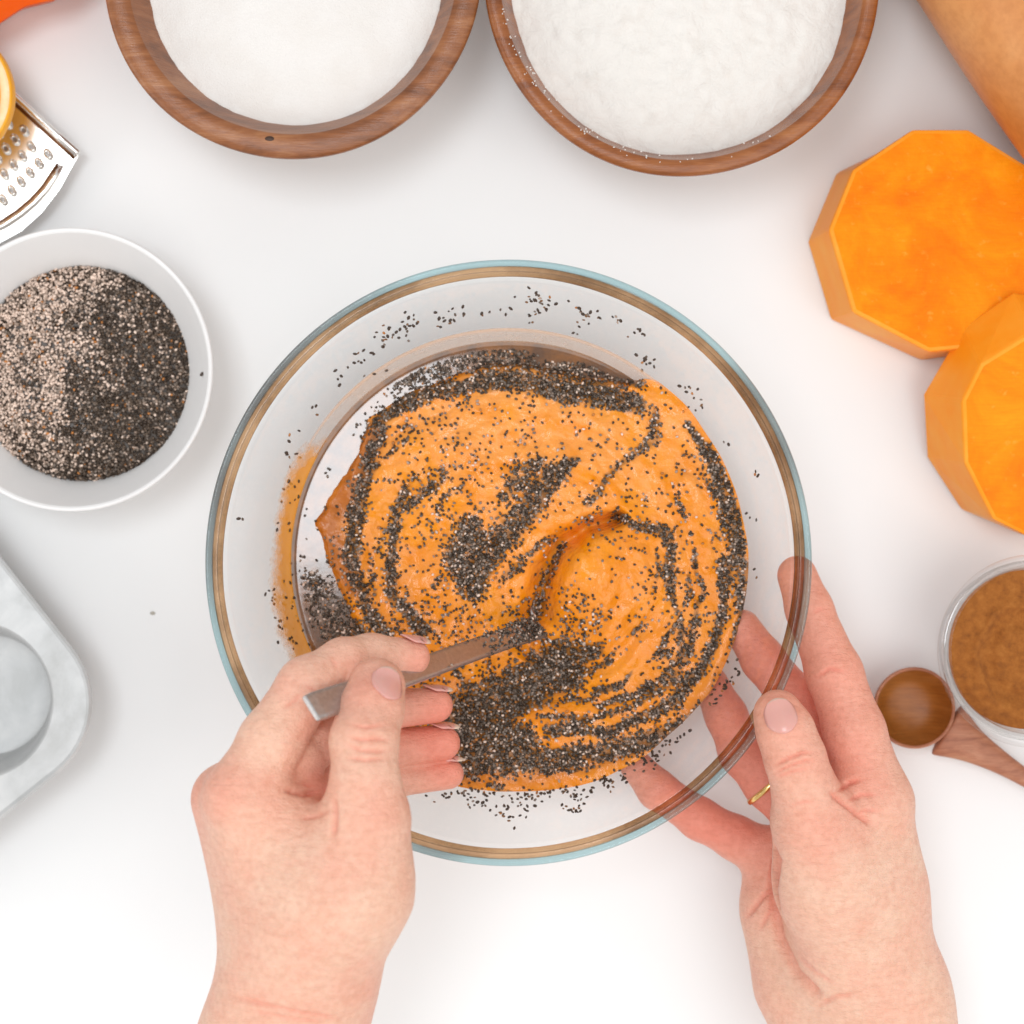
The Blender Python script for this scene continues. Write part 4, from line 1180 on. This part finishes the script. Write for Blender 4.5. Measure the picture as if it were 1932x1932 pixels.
# second slice: wider below, one edge resting on the first slice
ctr2 = P(1960, 800, 0)
def tilt_z(u, v, z): return z + max(0.0, (760 - v)) / 180.0 * 0.020
T2 = [(1851, 686), (1950, 625), (2060, 640), (2125, 740), (2125, 880), (2050, 985), (1945, 1015), (1874, 980), (1820, 873), (1816, 755)]
B2 = [(1816, 616), (1912, 550), (2060, 575), (2140, 720), (2140, 890), (2060, 1000), (1932, 1010), (1812, 960), (1748, 862), (1741, 744)]
me = bpy.data.meshes.new('pumpkin_slice')
bm = bmesh.new()
zt = lambda v: .032 + .022 * (1000 - v) / 450.0
zb = lambda v: .0008 + .0310 * max(0, (905 - v)) / 330.0
tv = [bm.verts.new(P(u, v, zt(v)) - ctr2) for u, v in T2]; bv_ = [bm.verts.new(P(u, v, zb(v)) - ctr2) for u, v in B2]
f = bm.faces.new(tv); f.material_index = 0
f = bm.faces.new(bv_[::-1]); f.material_index = 1
for i in range(len(tv)):
    f = bm.faces.new((tv[i], bv_[i], bv_[(i + 1) % len(tv)], tv[(i + 1) % len(tv)])); f.material_index = 1
bmesh.ops.recalc_face_normals(bm, faces=bm.faces)
bmesh.ops.bevel(bm, geom=list(bm.edges), offset=.0014, segments=2, affect='EDGES', profile=.6, material=1)
bm.to_mesh(me); bm.free()
me.materials.append(M['flesh']); me.materials.append(M['flesh_side'])
s2 = link('pumpkin_slice', me, None, smooth=False); s2.location = ctr2
tag(s2, 'thick slant-sided slice of orange pumpkin leaning on the edge of the flat slice', 'pumpkin slice', 'pumpkin slices')
# pumpkin piece in the corner
ctr3 = P(-20, -40, 0)
topc = [(-260, 140), (-160, 120), (2, 43), (47, 13), (108, -1), (190, -60), (120, -240), (-260, -260)]
botc = [(-230, 142), (-140, 125), (-4, 48), (42, 18), (100, 4), (176, -50), (110, -220), (-240, -240)]
me = slab('chunk', topc, botc, .026, .0008, 'flesh_red', 'flesh_red', ctr3)
s3 = link('pumpkin_piece', me, None, smooth=False); s3.location = ctr3
tag(s3, 'bright reddish orange pumpkin piece at the table corner behind the grater', 'pumpkin piece')

# ------------------------------------------------------------------ butternut squash
R = .047
tang = P(1833, 150, .047)
dirv = Vector((.553, -.833, 0)).normalized(); nv = Vector((.833, .553, 0)).normalized()
axc = tang + nv * R
prof = [(0, -.16), (.020, -.158), (.036, -.145), (.0445, -.12), (.0455, -.08), (.0462, -.04), (.047, .0), (.0462, .03), (.0445, .06), (.0420, .085), (.034, .105), (.018, .117), (0, .12)]
sq = lathe('butternut_squash', smooth_prof(prof, 8), 'squash', None, 120, lambda a, z: .012 * math.sin(3 * a) + .008 * math.sin(5 * a + z * 30))
sq.location = (axc.x, axc.y, .0476); sq.rotation_euler = dirv.to_track_quat('Z', 'Y').to_euler()
tag(sq, 'smooth tan butternut squash lying beside the pumpkin slices', 'squash')

# ------------------------------------------------------------------ jar of cinnamon and wooden spoon
cj = P(1953, 1229, .052)
jar = empty('cinnamon_jar', (cj.x, cj.y, 0)); tag(jar, 'small round glass jar with a wide lip, filled with ground cinnamon', 'jar')
Rj = 183 * pxs(.052)
lathe('jar_wall', smooth_prof([(0, .0006), (.020, .0006), (.0245, .002), (.027, .012), (.031, .030), (Rj - .0022, .048)], 6) + [(Rj - .0048, .048)] + smooth_prof([(Rj - .0050, .0465), (.0285, .030), (.0245, .013), (.022, .006), (0, .005)], 6), 'jar_glass', jar, 140)
def jbead(name, r0, r1, z0, z1, m):
    pr = [((r0 + r1) / 2 + (r1 - r0) / 2 * math.cos(2 * math.pi * k / 12), (z0 + z1) / 2 + (z1 - z0) / 2 * math.sin(2 * math.pi * k / 12)) for k in range(13)]
    return lathe(name, pr, m, jar, 140)
jbead('lip', Rj - .0052, Rj, .0475, .0535, 'jar_rim')
zc2 = .043
cc = P(1953, 1228, zc2); rci = .0300
NRr, NT_ = 80, 200
f = np.repeat(np.linspace(0, 1, NRr + 1), NT_); a = np.tile(np.linspace(0, 2 * math.pi, NT_, endpoint=False), NRr + 1)
xx, yy = f * rci * np.cos(a), f * rci * np.sin(a)
dd = np.hypot(xx - .001, yy + .001)
an_ = (np.arctan2(yy + .001, xx - .001) + math.pi * .35) % (2 * math.pi)
sp_ = .0085 + .0018 * an_ + .005 * (vnoise(xx / .009 + 60, yy / .009 + 60, 23, 3) - .5)
zz = zc2 - .0010 + .0013 * np.exp(-((dd - sp_ - .0045) / .0022) ** 2) - .0018 * np.exp(-((dd - sp_) / .0034) ** 2) * np.clip(an_ * (2 * math.pi - an_) * .5, 0, 1) + .0014 * np.exp(-(dd / .006) ** 2)
zz += .0016 * (vnoise(xx / .006 + 40, yy / .006 + 40, 3, 4) - .5)
# scooped away towards the wooden spoon, showing the glass
ga = np.exp(-((np.angle(np.exp(1j * (a - math.radians(232))))) / .5) ** 2)
zz -= .004 * ga * np.clip((f - .86) / .14, 0, 1)
ii = np.arange(len(xx)).reshape(NRr + 1, NT_)
Fn = np.stack([ii[:-1], ii[1:], np.roll(ii, -1, 1)[1:], np.roll(ii, -1, 1)[:-1]], -1).reshape(-1, 4)
ci = link('ground_cinnamon', mesh_np('ground_cinnamon', np.stack([xx, yy, zz], 1), Fn), 'cinnamon'); ci.location = (cj.x, cj.y, 0)
tag(ci, 'brown ground cinnamon with a swirl pressed into it, filling the glass jar', 'cinnamon')

cs_ = P(1726, 1336, .017)
ws = empty('wooden_spoon', (cs_.x, cs_.y, 0)); tag(ws, 'small round wooden scoop with a golden brown hollow beside the jar', 'spoon')
Rs = 77 * pxs(.017)
so = lathe('spoon_bowl', smooth_prof([(0, .0004), (.006, .0010), (.0115, .0050), (Rs - .0006, .0130), (Rs, .0162), (Rs - .0005, .0169), (Rs - .0012, .0165)], 5), 'wood_s', ws, 96)
sh = lathe('hollow', smooth_prof([(Rs - .0012, .0165), (Rs - .0024, .0130), (.0100, .0070), (.005, .0048), (0, .0044)], 5), 'wood_in', ws, 96)
# handle: stations (u, v, z, half width px, thickness)
ST = [(1783, 1373, .0118, 56, .0044), (1790, 1378, .0122, 56, .0050), (1801, 1385, .0126, 50, .0050), (1825, 1402, .0132, 36, .0042), (1860, 1422, .0128, 27, .0038), (1900, 1446, .0124, 20, .0036), (1950, 1478, .012, 15, .0034), (2010, 1516, .012, 13, .0034), (2080, 1562, .012, 15, .0034), (2130, 1594, .012, 16, .0030), (2150, 1606, .012, 8, .002)]
V, F = [], []
n = 18
dirw = (P(2080, 1562, .012) - P(1825, 1402, .012)); dirw.z = 0; dirw.normalize(); sw_ = Vector((-dirw.y, dirw.x, 0))
loc = Vector((cs_.x, cs_.y, 0))
for (u_, v_, z_, hw, th_) in ST:
    p = P(u_, v_, z_) - loc
    for k in range(n):
        an = 2 * math.pi * k / n
        cx_ = math.copysign(abs(math.cos(an)) ** .7, math.cos(an))
        V.append(p + sw_ * (hw * pxs(z_) * cx_) + Vector((0, 0, th_ * .75 * math.sin(an))))
for i in range(len(ST) - 1):
    for k in range(n): F.append((i * n + k, i * n + (k + 1) % n, (i + 1) * n + (k + 1) % n, (i + 1) * n + k))
F.append(tuple(range(n))); F.append(tuple(range((len(ST) - 1) * n, len(ST) * n)))
me = from_list('handle', V, F)
bm = bmesh.new(); bm.from_mesh(me); bmesh.ops.recalc_face_normals(bm, faces=bm.faces); bm.to_mesh(me); bm.free()
hd = link('handle', me, 'wood_s', ws)
sd_ = hd.modifiers.new('round', 'SUBSURF'); sd_.levels = 2; sd_.render_levels = 2

# ------------------------------------------------------------------ muffin tin
ZT = .030
cup = P(-48.5, 1322, ZT)
tin = empty('muffin_tin', (cup.x, cup.y, 0)); tag(tin, 'matt grey aluminium muffin tin with an empty cup', 'muffin tin')
e1 = (P(122, 1203, ZT) - P(0, 1049, ZT)).normalized()      # along the upper edge, towards the corner
e2 = (P(0, 1545, ZT) - P(102, 1465, ZT)).normalized()      # along the lower edge, away from the corner
e2 = (e2 - e1 * e2.dot(e1)).normalized()
corner_pt = None
# the two edges meet here
A0 = P(0, 1049, ZT); B0 = P(102, 1465, ZT)
den = e1.x * e2.y - e1.y * e2.x
tpar = ((B0.x - A0.x) * e2.y - (B0.y - A0.y) * e2.x) / den
K = A0 + e1 * tpar
rc_ = .034
Wd, Ln = .26, .18
def outline(inset):
    pts = []
    a_, b_ = -e1, e2                       # from the corner along both edges
    cen = [(rc_, rc_), (Wd - rc_, rc_), (Wd - rc_, Ln - rc_), (rc_, Ln - rc_)]
    st = [180, 270, 0, 90]
    for (cx_, cy_), s0 in zip(cen, st):
        for k in range(13):
            an = math.radians(s0 + 90 * k / 12)
            pts.append(K + a_ * (cx_ + (rc_ - inset) * math.cos(an)) + b_ * (cy_ + (rc_ - inset) * math.sin(an)))
    return pts
Rc = 150 * pxs(ZT)
me = bpy.data.meshes.new('tin_plate'); bm = bmesh.new()
org = Vector((cup.x, cup.y, 0))
def ring_verts(pts, z): return [bm.verts.new(Vector((p.x, p.y, z)) - org) for p in pts]
o1 = ring_verts(outline(.0022), ZT); o2 = ring_verts(outline(.0010), ZT + .0008); o3 = ring_verts(outline(0), ZT + .0002); o4 = ring_verts(outline(.0004), ZT - .0025)
hole = [bm.verts.new((Rc * math.cos(2 * math.pi * k / 96), Rc * math.sin(2 * math.pi * k / 96), ZT)) for k in range(96)]
def loop_edges(vs): return [bm.edges.new((vs[i], vs[(i + 1) % len(vs)])) for i in range(len(vs))]
eo = loop_edges(o1); eh = loop_edges(hole)
bmesh.ops.triangle_fill(bm, edges=eo + eh, use_beauty=True)
for A_, B_ in ((o1, o2), (o2, o3), (o3, o4)):
    for i in range(len(A_)): bm.faces.new((A_[i], A_[(i + 1) % len(A_)], B_[(i + 1) % len(A_)], B_[i]))
bmesh.ops.recalc_face_normals(bm, faces=bm.faces)
bm.to_mesh(me); bm.free()
tp = link('tin_plate', me, 'tin', tin, smooth=False)
lathe('muffin_cup', smooth_prof([(Rc, ZT - .00002), (Rc - .0010, ZT - .0010), (Rc - .0020, ZT - .004), (.0252, .0105), (.0238, .0062), (.0215, .0046), (0, .0042)], 5), 'tin', tin, 96)

# ------------------------------------------------------------------ grater and orange half
ZG = .010
gl_ = P(60, 300, ZG); gr0 = Vector((gl_.x, gl_.y, 0))
gr = empty('flat_grater', gr0); tag(gr, 'flat shiny steel grater with oval teeth and raised ribs', 'grater')
def g2(u_, v_, z_=ZG): return P(u_, v_, z_) - gr0
plate = [(-210, -30), (22, 176), (149, 292), (143, 302), (134, 318), (112, 358), (78, 402), (40, 436), (0, 458), (-60, 480), (-160, 486), (-260, 450), (-340, 360), (-360, 200), (-300, 60)]
me = bpy.data.meshes.new('plate'); bm = bmesh.new()
tv = [bm.verts.new(g2(*p)) for p in plate]; bv_ = [bm.verts.new(g2(p[0], p[1], ZG - .0012)) for p in plate]
bm.faces.new(tv); bm.faces.new(bv_[::-1])
for i in range(len(plate)): bm.faces.new((tv[i], bv_[i], bv_[(i + 1) % len(plate)], tv[(i + 1) % len(plate)]))
bmesh.ops.recalc_face_normals(bm, faces=bm.faces); bm.to_mesh(me); bm.free()
link('plate', me, 'steel', gr, smooth=False)
def tube(name, pts, r, m, parent, n=12, flat=1.0):
    V, F = [], []
    for i, p in enumerate(pts):
        d = (pts[min(i + 1, len(pts) - 1)] - pts[max(i - 1, 0)]); d.z = 0; d.normalize(); s = Vector((-d.y, d.x, 0))
        k_ = 1.0 if 0 < i < len(pts) - 1 else .55
        for k in range(n):
            an = 2 * math.pi * k / n
            V.append(p + s * (r * k_ * math.cos(an)) + Vector((0, 0, r * flat * k_ * math.sin(an))))
    for i in range(len(pts) - 1):
        for k in range(n): F.append((i * n + k, i * n + (k + 1) % n, (i + 1) * n + (k + 1) % n, (i + 1) * n + k))
    F.append(tuple(range(n))); F.append(tuple(range((len(pts) - 1) * n, len(pts) * n)))
    me = from_list(name, V, F)
    bm = bmesh.new(); bm.from_mesh(me); bmesh.ops.recalc_face_normals(bm, faces=bm.faces); bm.to_mesh(me); bm.free()
    return link(name, me, m, parent)
tube('side_rail', [g2(-200 + i * 38.5, -26 + i * 35.1, ZG + .0012) for i in range(10)] + [g2(146, 292, ZG + .0012)], .0016, 'steel', gr, flat=1.3)
arc = [(116, 312), (104, 334), (88, 358), (66, 382), (40, 404), (10, 424), (-25, 440), (-70, 452), (-120, 456)]
tube('rib', [g2(a_, b_, ZG + .0004) for a_, b_ in arc], .0014, 'steel', gr, flat=1.2)
tube('rail_shade_strip', [g2(-205 + i * 38.5, -19 + i * 35.1, ZG + .0002) for i in range(10)] + [g2(139, 297, ZG + .0002)], .0011, 'shade_strip', gr, flat=.4)  # flat brown strips painting the shadowed line along rail and rib
tube('rib_shade_strip', [g2(a_ - 7, b_ - 4, ZG + .0002) for a_, b_ in arc], .0010, 'shade_strip', gr, flat=.4)
# legs under the plate
for (u_, v_) in ((-230, 100), (-200, 380)):
    tube('foot', [g2(u_, v_, .0052), g2(u_ + 120, v_ + 60, .0052)], .0050, 'steel', gr)
# teeth: raised oval lips round a dark slot, alike meshes shared
tv, tf = [], []
NA = 18
rings = [(1.0, 0.0001), (.80, .0011), (.62, .0014), (.46, .0009), (.40, .0001)]
for (s, z_) in rings:
    for k in range(NA):
        an = 2 * math.pi * k / NA
        tv.append((.0027 * s * math.cos(an), .0017 * s * math.sin(an), z_ * (1 + .5 * math.cos(an))))
for i in range(len(rings) - 1):
    for k in range(NA): tf.append((i * NA + k, i * NA + (k + 1) % NA, (i + 1) * NA + (k + 1) % NA, (i + 1) * NA + k))
tooth_me = from_list('tooth', tv, tf); tooth_me.materials.append(M['steel']); tooth_me.polygons.foreach_set('use_smooth', [True] * len(tf))
hv = [(.00235 * .43 * math.cos(2 * math.pi * k / NA), .0014 * .43 * math.sin(2 * math.pi * k / NA), .0004) for k in range(NA)]
hole_me = from_list('slot', hv, [tuple(range(NA))]); hole_me.materials.append(M['hole'])
ta = (-17.0, 17.2); tc = (-31.2, -13.8); p0 = (91.3, 291.5)
for i in range(-1, 9):
    for j in range(0, 9):
        u_, v_ = p0[0] + ta[0] * i + tc[0] * j, p0[1] + ta[1] * i + tc[1] * j
        if i == -1 and j < 2: continue
        if u_ < -40 or v_ > 395 or v_ < 205: continue
        if (u_ - v_ * 1.0) > -190: continue
        # inside the rib
        if (u_ + 60) ** 2 + (v_ - 250) ** 2 > 172 ** 2: continue
        o = bpy.data.objects.new('grating_tooth', tooth_me); o.parent = gr; o.location = g2(u_, v_, ZG); o.rotation_euler = (0, 0, math.radians(-58)); C.objects.link(o)
        h_ = bpy.data.objects.new('slot', hole_me); h_.parent = o; C.objects.link(h_)
oc = P(-107, 179, .034); orng = empty('orange_half', (oc.x, oc.y, 0)); tag(orng, 'squeezed orange half resting cut side up on the grater', 'orange')
Ro = 133 * pxs(.034)
z0 = ZG + .0006
lathe('rind', smooth_prof([(0, z0), (Ro * .45, z0 + .002), (Ro * .8, z0 + .009), (Ro * .97, z0 + .019), (Ro, .031), (Ro - .0006, .0340), (Ro - .0016, .0346)], 5), 'rind', orng, 96)
lathe('pith', smooth_prof([(Ro - .0015, .0346), (Ro - .0028, .0349), (Ro - .0046, .0340), (Ro - .0055, .0322)], 4), 'pith', orng, 96)
lathe('pulp', smooth_prof([(Ro - .0050, .0326), (Ro * .6, .0315), (Ro * .3, .0318), (0, .0318)], 4), 'pulp', orng, 96, lambda a, z: .01 * math.sin(9 * a))
